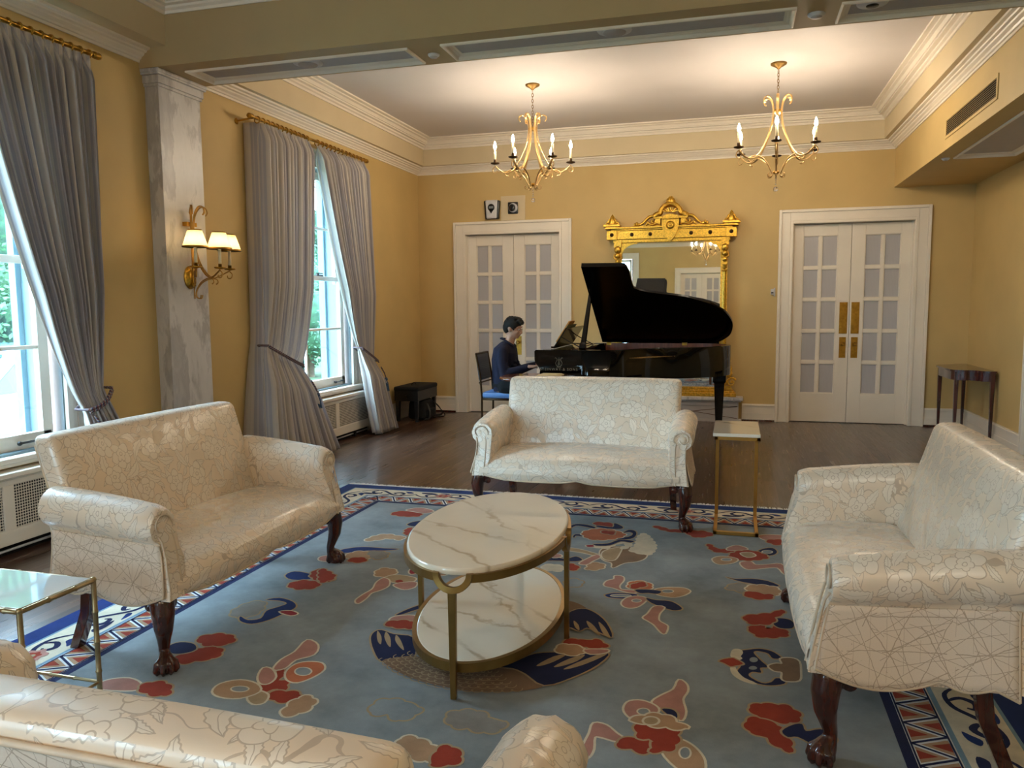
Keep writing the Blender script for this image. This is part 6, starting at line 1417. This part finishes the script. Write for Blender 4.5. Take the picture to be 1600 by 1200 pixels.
('red',[(-0.284,2.508),(-0.249,2.517),(-0.196,2.518),(-0.154,2.514),(-0.145,2.433),(-0.160,2.377),(-0.195,2.356),(-0.226,2.353),(-0.219,2.413),(-0.271,2.423)],None),
('tan',[(-0.312,2.520),(-0.273,2.557),(-0.229,2.582),(-0.181,2.575),(-0.152,2.543),(-0.117,2.520),(-0.156,2.504),(-0.195,2.506),(-0.234,2.502),(-0.282,2.515)],None),
('sand',[(-0.218,2.539),(-0.223,2.521),(-0.238,2.510),(-0.255,2.512),(-0.263,2.526),(-0.258,2.545),(-0.243,2.556),(-0.226,2.553)],None),
('pink',[(-0.423,2.471),(-0.382,2.469),(-0.343,2.429),(-0.313,2.400),(-0.336,2.382),(-0.383,2.393),(-0.408,2.387),(-0.400,2.318),(-0.407,2.271),(-0.430,2.259),(-0.431,2.333),(-0.425,2.407)],None),
('red',[(-0.332,2.377),(-0.302,2.409),(-0.259,2.427),(-0.219,2.413),(-0.223,2.354),(-0.248,2.336),(-0.287,2.348),(-0.319,2.351)],None),
('tan',[(-0.145,2.439),(-0.113,2.430),(-0.081,2.392),(-0.061,2.342),(-0.061,2.278),(-0.086,2.251),(-0.141,2.288),(-0.185,2.353),(-0.159,2.371)],[(-0.105,2.374),(-0.108,2.353),(-0.118,2.342),(-0.128,2.347),(-0.134,2.367),(-0.131,2.388),(-0.121,2.400),(-0.110,2.394)]),
('sky',[(-1.176,2.337),(-1.192,2.384),(-1.181,2.427),(-1.139,2.445),(-1.096,2.443),(-1.060,2.426),(-1.020,2.411),(-1.018,2.373),(-1.036,2.337),(-1.074,2.315),(-1.113,2.342),(-1.150,2.332)],None),
('grey',[(-0.914,2.382),(-0.906,2.416),(-0.855,2.442),(-0.800,2.438),(-0.755,2.400),(-0.710,2.400),(-0.717,2.340),(-0.774,2.319),(-0.816,2.330),(-0.860,2.325),(-0.893,2.345)],None),
('tan',[(-1.010,2.216),(-0.980,2.235),(-0.937,2.225),(-0.881,2.196),(-0.861,2.159),(-0.876,2.120),(-0.925,2.122),(-0.969,2.151),(-1.000,2.164)],None),
('red',[(-0.874,2.177),(-0.857,2.213),(-0.825,2.211),(-0.789,2.179),(-0.783,2.145),(-0.798,2.121),(-0.834,2.106),(-0.863,2.103),(-0.867,2.137)],None),
('navy',[(-2.222,2.614),(-2.201,2.656),(-2.136,2.655),(-2.093,2.611),(-2.115,2.570),(-2.166,2.557)],None),
('red',[(-2.157,2.706),(-2.135,2.750),(-2.079,2.775),(-2.009,2.754),(-1.990,2.702),(-2.034,2.663),(-2.092,2.657)],None),
('red',[(-2.130,2.523),(-2.107,2.572),(-2.082,2.632),(-2.028,2.656),(-1.975,2.625),(-1.970,2.565),(-2.019,2.527),(-2.068,2.489)],None),
('grey',[(-2.193,2.987),(-2.197,3.079),(-2.173,3.133),(-2.114,3.136),(-2.072,3.041),(-2.084,2.971),(-2.135,2.947)],None),
('navy2',[(-2.126,3.169),(-2.079,3.206),(-1.992,3.180),(-1.941,3.122),(-1.951,3.050),(-1.978,2.956),(-2.026,2.901),(-2.093,2.915),(-2.125,2.961),(-2.067,2.932),(-2.022,2.966),(-2.047,3.048),(-2.022,3.101),(-2.005,3.153),(-2.059,3.175)],None),
('mag',[(-1.982,3.054),(-1.938,3.076),(-1.891,3.055),(-1.909,3.028)],None),
('pink',[(-2.250,2.275),(-2.232,2.310),(-2.176,2.333),(-2.108,2.313),(-2.078,2.269),(-2.140,2.246),(-2.217,2.240)],None),
('red',[(-2.080,2.276),(-2.081,2.320),(-2.025,2.342),(-1.963,2.307),(-1.943,2.263),(-1.984,2.245),(-2.043,2.257)],None),
('tan',[(-1.799,2.327),(-1.809,2.384),(-1.757,2.428),(-1.681,2.418),(-1.636,2.370),(-1.676,2.311),(-1.749,2.301)],[(-1.686,2.376),(-1.687,2.362),(-1.704,2.352),(-1.728,2.351),(-1.745,2.361),(-1.745,2.375),(-1.727,2.385),(-1.703,2.386)]),
('pink',[(-1.683,2.539),(-1.700,2.619),(-1.686,2.700),(-1.698,2.810),(-1.631,2.777),(-1.600,2.693),(-1.646,2.634),(-1.648,2.559)],None),
('pink',[(-1.704,2.469),(-1.728,2.538),(-1.693,2.536),(-1.643,2.485),(-1.638,2.434),(-1.666,2.427)],None),
('red',[(-1.685,2.391),(-1.667,2.437),(-1.655,2.482),(-1.659,2.545),(-1.628,2.526),(-1.618,2.471),(-1.574,2.462),(-1.556,2.406),(-1.604,2.403),(-1.622,2.369)],None),
('orange',[(-1.624,2.533),(-1.625,2.599),(-1.592,2.630),(-1.533,2.635),(-1.496,2.588),(-1.507,2.521),(-1.539,2.471),(-1.585,2.479)],[(-1.536,2.562),(-1.533,2.539),(-1.548,2.526),(-1.573,2.529),(-1.593,2.546),(-1.597,2.569),(-1.581,2.582),(-1.556,2.579)]),
('red',[(-1.594,2.367),(-1.560,2.395),(-1.498,2.402),(-1.467,2.372),(-1.494,2.332),(-1.548,2.327)],None),
('tan',[(-1.465,2.245),(-1.481,2.331),(-1.454,2.385),(-1.408,2.368),(-1.394,2.317),(-1.417,2.267)],None),
('sand',[(-1.650,2.323),(-1.646,2.372),(-1.593,2.357),(-1.575,2.305),(-1.605,2.288)],None),
('navy2',[(-2.226,3.495),(-2.212,3.560),(-2.113,3.545),(-2.073,3.476),(-2.158,3.446)],None),
('red',[(-2.106,3.546),(-2.101,3.630),(-1.979,3.559),(-1.951,3.468),(-2.043,3.476)],None),
('red',[(-2.135,3.372),(-2.101,3.449),(-1.999,3.437),(-1.981,3.367),(-2.059,3.329)],None),
('pink',[(-2.138,4.868),(-2.095,4.936),(-2.025,4.940),(-1.945,4.886),(-1.978,4.823),(-2.054,4.838)],None),
('red',[(-2.201,4.758),(-2.179,4.828),(-2.105,4.846),(-2.014,4.826),(-1.994,4.749),(-2.072,4.717),(-2.158,4.728)],None),
('tan',[(-2.098,4.154),(-2.085,4.257),(-2.026,4.314),(-1.942,4.294),(-1.897,4.288),(-1.899,4.221),(-1.978,4.234),(-2.030,4.187)],None),
('navy',[(-1.988,4.534),(-1.979,4.605),(-1.929,4.645),(-1.900,4.575),(-1.919,4.514)],None),
('red',[(-1.918,4.334),(-1.957,4.449),(-1.914,4.478),(-1.897,4.410),(-1.889,4.342)],None),
('navy2',[(-2.153,3.950),(-2.107,4.008),(-2.032,4.042),(-1.922,4.046),(-1.835,4.052),(-1.904,4.007),(-1.994,3.984),(-2.065,3.927),(-2.127,3.911)],None),
('tan',[(-2.074,3.866),(-2.054,3.945),(-1.983,3.963),(-1.925,3.904),(-1.943,3.842),(-2.028,3.835)],None),
('grey',[(-1.977,3.950),(-1.936,3.990),(-1.860,3.965),(-1.846,3.881),(-1.892,3.855)],None),
('red',[(-2.026,3.812),(-1.991,3.859),(-1.935,3.844),(-1.927,3.790),(-1.987,3.775)],None),
('pink',[(-2.200,3.805),(-2.170,3.841),(-2.114,3.812),(-2.113,3.756),(-2.172,3.755)],None),
('tan',[(-1.784,3.642),(-1.788,3.718),(-1.738,3.731),(-1.684,3.693),(-1.700,3.626),(-1.743,3.603)],None),
('sand',[(-1.708,3.587),(-1.672,3.646),(-1.590,3.642),(-1.544,3.617),(-1.555,3.562),(-1.636,3.545)],None),
('red',[(-1.634,3.560),(-1.619,3.586),(-1.593,3.568),(-1.596,3.535)],None),
('pink',[(-1.618,3.515),(-1.579,3.555),(-1.524,3.570),(-1.505,3.505),(-1.538,3.462),(-1.590,3.483)],None),
('mag',[(-1.624,3.722),(-1.624,3.787),(-1.594,3.782),(-1.573,3.709),(-1.596,3.678)],None),
('pink',[(-1.708,3.587),(-1.669,3.561),(-1.639,3.486),(-1.651,3.426),(-1.678,3.375),(-1.672,3.311),(-1.677,3.237),(-1.706,3.271),(-1.706,3.345),(-1.694,3.426),(-1.713,3.502),(-1.717,3.548)],None),
('tan',[(-1.486,3.694),(-1.471,3.748),(-1.440,3.808),(-1.421,3.787),(-1.421,3.711),(-1.461,3.676)],None),
('red',[(-2.098,3.625),(-2.044,3.613),(-1.965,3.545),(-1.964,3.484),(-2.000,3.451)],None),
('navy',[(-1.443,2.890),(-1.459,2.953),(-1.438,2.982),(-1.370,2.956),(-1.272,2.944),(-1.198,2.768),(-1.265,2.758),(-1.309,2.708),(-1.380,2.788)],None),
('sand2',[(-1.450,2.971),(-1.408,2.918),(-1.379,2.851),(-1.403,2.872),(-1.435,2.930)],None),
('sand2',[(-1.410,2.969),(-1.368,2.919),(-1.329,2.837),(-1.354,2.858),(-1.396,2.921)],None),
('sand2',[(-1.355,2.951),(-1.314,2.905),(-1.263,2.823),(-1.294,2.846),(-1.336,2.899)],None),
('navy',[(-1.445,3.152),(-1.414,3.238),(-1.369,3.307),(-1.352,3.277),(-1.393,3.210),(-1.425,3.158)],None),
('pink',[(-1.447,3.087),(-1.440,3.132),(-1.364,3.163),(-1.330,3.103),(-1.410,3.083)],None),
('red',[(-1.452,3.051),(-1.421,3.088),(-1.346,3.099),(-1.317,3.029),(-1.372,3.019),(-1.418,3.023)],None),
('brown2',[(-1.306,2.709),(-1.262,2.751),(-1.203,2.780),(-1.073,2.768),(-0.847,2.771),(-0.739,2.753),(-0.643,2.681),(-0.698,2.624),(-0.792,2.588),(-0.890,2.566),(-0.999,2.572),(-1.119,2.599),(-1.223,2.648)],None),
('navy',[(-0.849,2.778),(-0.793,2.842),(-0.739,2.923),(-0.635,2.964),(-0.464,3.013),(-0.481,2.892),(-0.557,2.763),(-0.643,2.678),(-0.731,2.747),(-0.790,2.778)],None),
('sand2',[(-0.708,2.828),(-0.662,2.918),(-0.616,2.947),(-0.652,2.871),(-0.692,2.825)],None),
('sand2',[(-0.642,2.830),(-0.601,2.909),(-0.545,2.965),(-0.563,2.902),(-0.610,2.846)],None),
('sand2',[(-0.601,2.822),(-0.549,2.906),(-0.464,3.013),(-0.466,2.978),(-0.524,2.888),(-0.577,2.831)],None),
('red',[(-0.653,3.070),(-0.609,3.100),(-0.561,3.094),(-0.526,3.118),(-0.478,3.079),(-0.477,3.048),(-0.534,3.029),(-0.590,3.041),(-0.626,3.031)],None),
('tan',[(-0.668,2.994),(-0.642,3.036),(-0.588,3.032),(-0.553,3.007),(-0.566,2.960),(-0.616,2.947),(-0.653,2.963)],None),
('pink',[(-0.553,3.007),(-0.466,3.029),(-0.469,3.001),(-0.524,2.974)],None),
('brown2',[(-0.727,3.499),(-0.676,3.488),(-0.623,3.434),(-0.653,3.410),(-0.702,3.379)],None),
('navy',[(-0.696,3.348),(-0.647,3.427),(-0.583,3.400),(-0.513,3.301),(-0.465,3.156),(-0.532,3.196),(-0.584,3.222),(-0.608,3.180),(-0.646,3.206),(-0.673,3.218)],None),
('sand2',[(-0.598,3.295),(-0.557,3.249),(-0.513,3.153),(-0.545,3.183),(-0.578,3.233)],None),
('sand2',[(-0.545,3.297),(-0.508,3.242),(-0.469,3.142),(-0.499,3.166),(-0.525,3.227)],None),
('sand2',[(-0.653,3.281),(-0.624,3.241),(-0.610,3.185),(-0.636,3.218)],None)]
# ---------------------------------------------------------------- the carpet
RX0, RX1, RY0, RY1 = -2.91, 1.015, .61, 5.52; TH = .007
t = thing('area_rug', 'large blue-grey carpet with cranes, clouds and a navy scrolled border under the sofas', 'rug', (0, 0, 0))
m = MB(); lay = {}
mid = {k: i for i, k in enumerate(RK)}
m.box(RX0, RX1, RY0, RY1, .0005, TH, mid['navy'])
LAYER = [TH]
def area(P): return sum(P[i-1][0]*P[i][1]-P[i][0]*P[i-1][1] for i in range(len(P)))
def flat(P, col, lv, curved=False):
    if curved: P = spl(P, 3)
    if area(P) < 0: P = P[::-1]
    z = TH+lv*.0004; m.add([(x, y, z) for x, y in P], [tuple(range(len(P)))], mid[col])
def rect(d, col, lv): flat([(RX0+d, RY0+d), (RX1-d, RY0+d), (RX1-d, RY1-d), (RX0+d, RY1-d)], col, lv)
rect(.0, 'navy2', .2); rect(.105, 'sky', 1); rect(.118, 'cream', 2); rect(.300, 'sky', 3); rect(.318, 'white', 4); rect(.452, 'navy', 5); rect(.486, 'field', 6)
def stroke(P, ws, col, lv):
    P = spl(P, 4, False); n = len(P); l, r = [], []
    for i, p in enumerate(P):
        a, b_ = P[max(0, i-1)], P[min(n-1, i+1)]; d = Vector((b_[0]-a[0], b_[1]-a[1]))
        if d.length < 1e-7: d = Vector((1, 0))
        d.normalize(); k = i/(n-1); w = ws[0]+(ws[1]-ws[0])*sin(pi*min(1, k*1.05)) if len(ws) == 2 else ws[0]
        l.append((p[0]-d.y*w, p[1]+d.x*w)); r.append((p[0]+d.y*w, p[1]-d.x*w))
    z = TH+lv*.0004
    for i in range(n-1): m.add([(q[0], q[1], z) for q in (r[i], r[i+1], l[i+1], l[i])], [(0, 1, 2, 3)], mid[col])
# border run : u along the side, v in from the edge
sides = [((RX0, RY0), (1, 0), (0, 1), RX1-RX0), ((RX1, RY0), (0, 1), (-1, 0), RY1-RY0), ((RX1, RY1), (-1, 0), (0, -1), RX1-RX0), ((RX0, RY1), (0, -1), (1, 0), RY1-RY0)]
for o, e, nrm, L_ in sides:
    def B(u, v): return (o[0]+e[0]*u+nrm[0]*v, o[1]+e[1]*u+nrm[1]*v)
    n = int(round((L_-.45)/.46)); st = (L_-.44)/n
    for k in range(n):
        c = .22+st*(k+.5); f = 1 if k % 2 else -1; v0 = .209
        def S_(P): return [B(c+x, v0+f*y) for x, y in P]
        stroke(S_([(-.22, .0), (-.15, .055), (-.06, .05), (0, 0), (.06, -.05), (.15, -.055), (.22, .0)]), (.006, .011), 'navy', 4)
        stroke(S_([(-.11, .055), (-.13, .01), (-.09, -.025), (-.05, .0), (-.07, .02)]), (.005, .013), 'navy', 4)
        stroke(S_([(.10, -.055), (.13, -.01), (.10, .03), (.055, .02), (.06, -.005)]), (.005, .013), 'navy', 4)
        flat(S_([(-.19, -.03), (-.16, -.06), (-.11, -.065), (-.13, -.04), (-.155, -.015)]), 'navy2', 4, True)
        flat(S_([(.17, .03), (.19, .06), (.13, .07), (.06, .05), (.11, .04)]), 'navy', 4, True)
        flat(S_([(-.02, .045), (.02, .06), (.05, .075), (.0, .078), (-.03, .065)]), 'navy2', 4, True)
        if k % 4 == 2:
            P = [B(c-.0+.060*cos(a)*(1+.14*cos(6*a)), v0+.052*sin(a)*(1+.14*cos(6*a))) for a in [2*pi*q/36 for q in range(36)]]; flat(P, 'pink', 5); P = [B(c+.036*cos(a)*(1+.14*cos(6*a)), v0+.030*sin(a)*(1+.14*cos(6*a))) for a in [2*pi*q/36 for q in range(36)]]; flat(P, 'red', 6); P = [B(c+.014*cos(a), v0+.012*sin(a)) for a in [2*pi*q/12 for q in range(12)]]; flat(P, 'sand', 7)
    # zigzag band
    nz = int(round((L_-.66)/.13)); sz = (L_-.66)/nz
    for k in range(nz):
        u = .33+sz*k
        for (dv, f, c0) in ((0, 1, 0), (1, -1, sz/2)):
            v_in, v_out = (.330, .440) if f > 0 else (.440, .330); uu = u+c0
            if uu+sz > .33+sz*nz+.02: continue
            flat([B(uu+.018, v_out-f*.0), B(uu+sz-.018, v_out-f*.0), B(uu+sz/2, v_in+f*.022)], 'tan', 5)
            flat([B(uu+.038, v_out), B(uu+sz-.038, v_out), B(uu+sz/2, v_in+f*.052)], 'red', 6)
        w = .006
        for (a, b_) in (((u, .445), (u+sz/2, .325)), ((u+sz/2, .325), (u+sz, .445))):
            flat([B(a[0]-w, a[1]), B(a[0]+w, a[1]), B(b_[0]+w, b_[1]), B(b_[0]-w, b_[1])], 'navy', 7)
    for v in (.326, .447): flat([B(v, v-.003), B(L_-v, v-.003), B(L_-v, v+.003), B(v, v+.003)], 'navy', 8)
# field motifs with pale carved outlines
def grow(P, d):
    n = len(P); out = []; s = 1 if area(P) > 0 else -1
    for i in range(n):
        a, b_, c_ = P[i-1], P[i], P[(i+1) % n]; e1 = Vector((b_[0]-a[0], b_[1]-a[1])); e2 = Vector((c_[0]-b_[0], c_[1]-b_[1]))
        if e1.length < 1e-7 or e2.length < 1e-7: out.append(b_); continue
        n1 = Vector((e1.y, -e1.x)).normalized()*s; n2 = Vector((e2.y, -e2.x)).normalized()*s; nn = n1+n2
        if nn.length < .2: nn = n1
        nn.normalize(); out.append((b_[0]+nn.x*d, b_[1]+nn.y*d))
    return out
def lobes(Q, a=.011, lam=.062):
    n = len(Q); s = 1 if area(Q) > 0 else -1; L_ = [0]
    for i in range(n): L_.append(L_[-1]+hypot(Q[(i+1) % n][0]-Q[i][0], Q[(i+1) % n][1]-Q[i][1]))
    k = max(3, round(L_[-1]/lam)); out = []; N = k*7; j = 0
    for q in range(N):
        t_ = L_[-1]*q/N
        while j < n-1 and L_[j+1] < t_: j += 1
        A, B2 = Q[j], Q[(j+1) % n]; w = (t_-L_[j])/max(1e-6, L_[j+1]-L_[j]); e = Vector((B2[0]-A[0], B2[1]-A[1])); nn = Vector((e.y, -e.x)).normalized()*s; o = a*(abs(sin(pi*q/7))-.35)
        out.append((A[0]+e.x*w+nn.x*o, A[1]+e.y*w+nn.y*o))
    return out
for i, (col, P, hole) in enumerate(MOTIFS):
    Q = spl(P, 3); lv = 7+(i % 9)*.5 if i < 107 else 12+(i-107)*.6
    if col in ('red', 'grey', 'tan', 'sky', 'orange', 'cream') and not hole and abs(area(Q)) > .006: Q = lobes(Q)
    if col in ('sand2', 'brown2'): flat(Q, 'sand' if col == 'sand2' else 'brown', lv); continue
    if col != 'field': flat(grow(Q, .0085), 'sand' if col in ('navy', 'red', 'sky', 'grey', 'navy2') else 'cream', lv)
    flat(Q, col if col != 'sky' else 'field', lv+.35)
    if hole: flat(grow(spl(hole, 2), .006), 'cream', lv+.6); flat(spl(hole, 2), 'field', lv+.8)
mx, my = -.95, 3.07
for row in range(8):
    rr = .500-.030*row
    for k in range(18):
        a = radians(226+74*(k+.5*(row % 2))/18); cx_, cy_ = mx+rr*cos(a), my+rr*sin(a)
        if a > radians(299-2.*row) or cy_ > 2.80-.12*(cx_-mx): continue
        stroke([(cx_+.021*cos(a+q), cy_+.021*sin(a+q)) for q in (-1.5, -.8, 0, .8, 1.5)], (.0022,), 'sand', 26)
rg = m.build('pile', ['rug_'+k for k in RK], t)
# knotted fringe on the two short ends
rnd = random.Random(2)
for yy, s in ((RY1, 1), (RY0, -1)):
    m = MB(); x = RX0+.005
    while x < RX1:
        L_ = rnd.uniform(.035, .065); dx = rnd.uniform(-.012, .012)
        m.tube([(x, yy-s*.004, .006), (x+dx*.3, yy+s*.015, .0065), (x+dx, yy+s*L_, .003)], [.0035, .004, .0022], 5); x += rnd.uniform(.006, .0095)
    o = m.build('fringe', 'rug_white', t); o['kind'] = 'stuff'
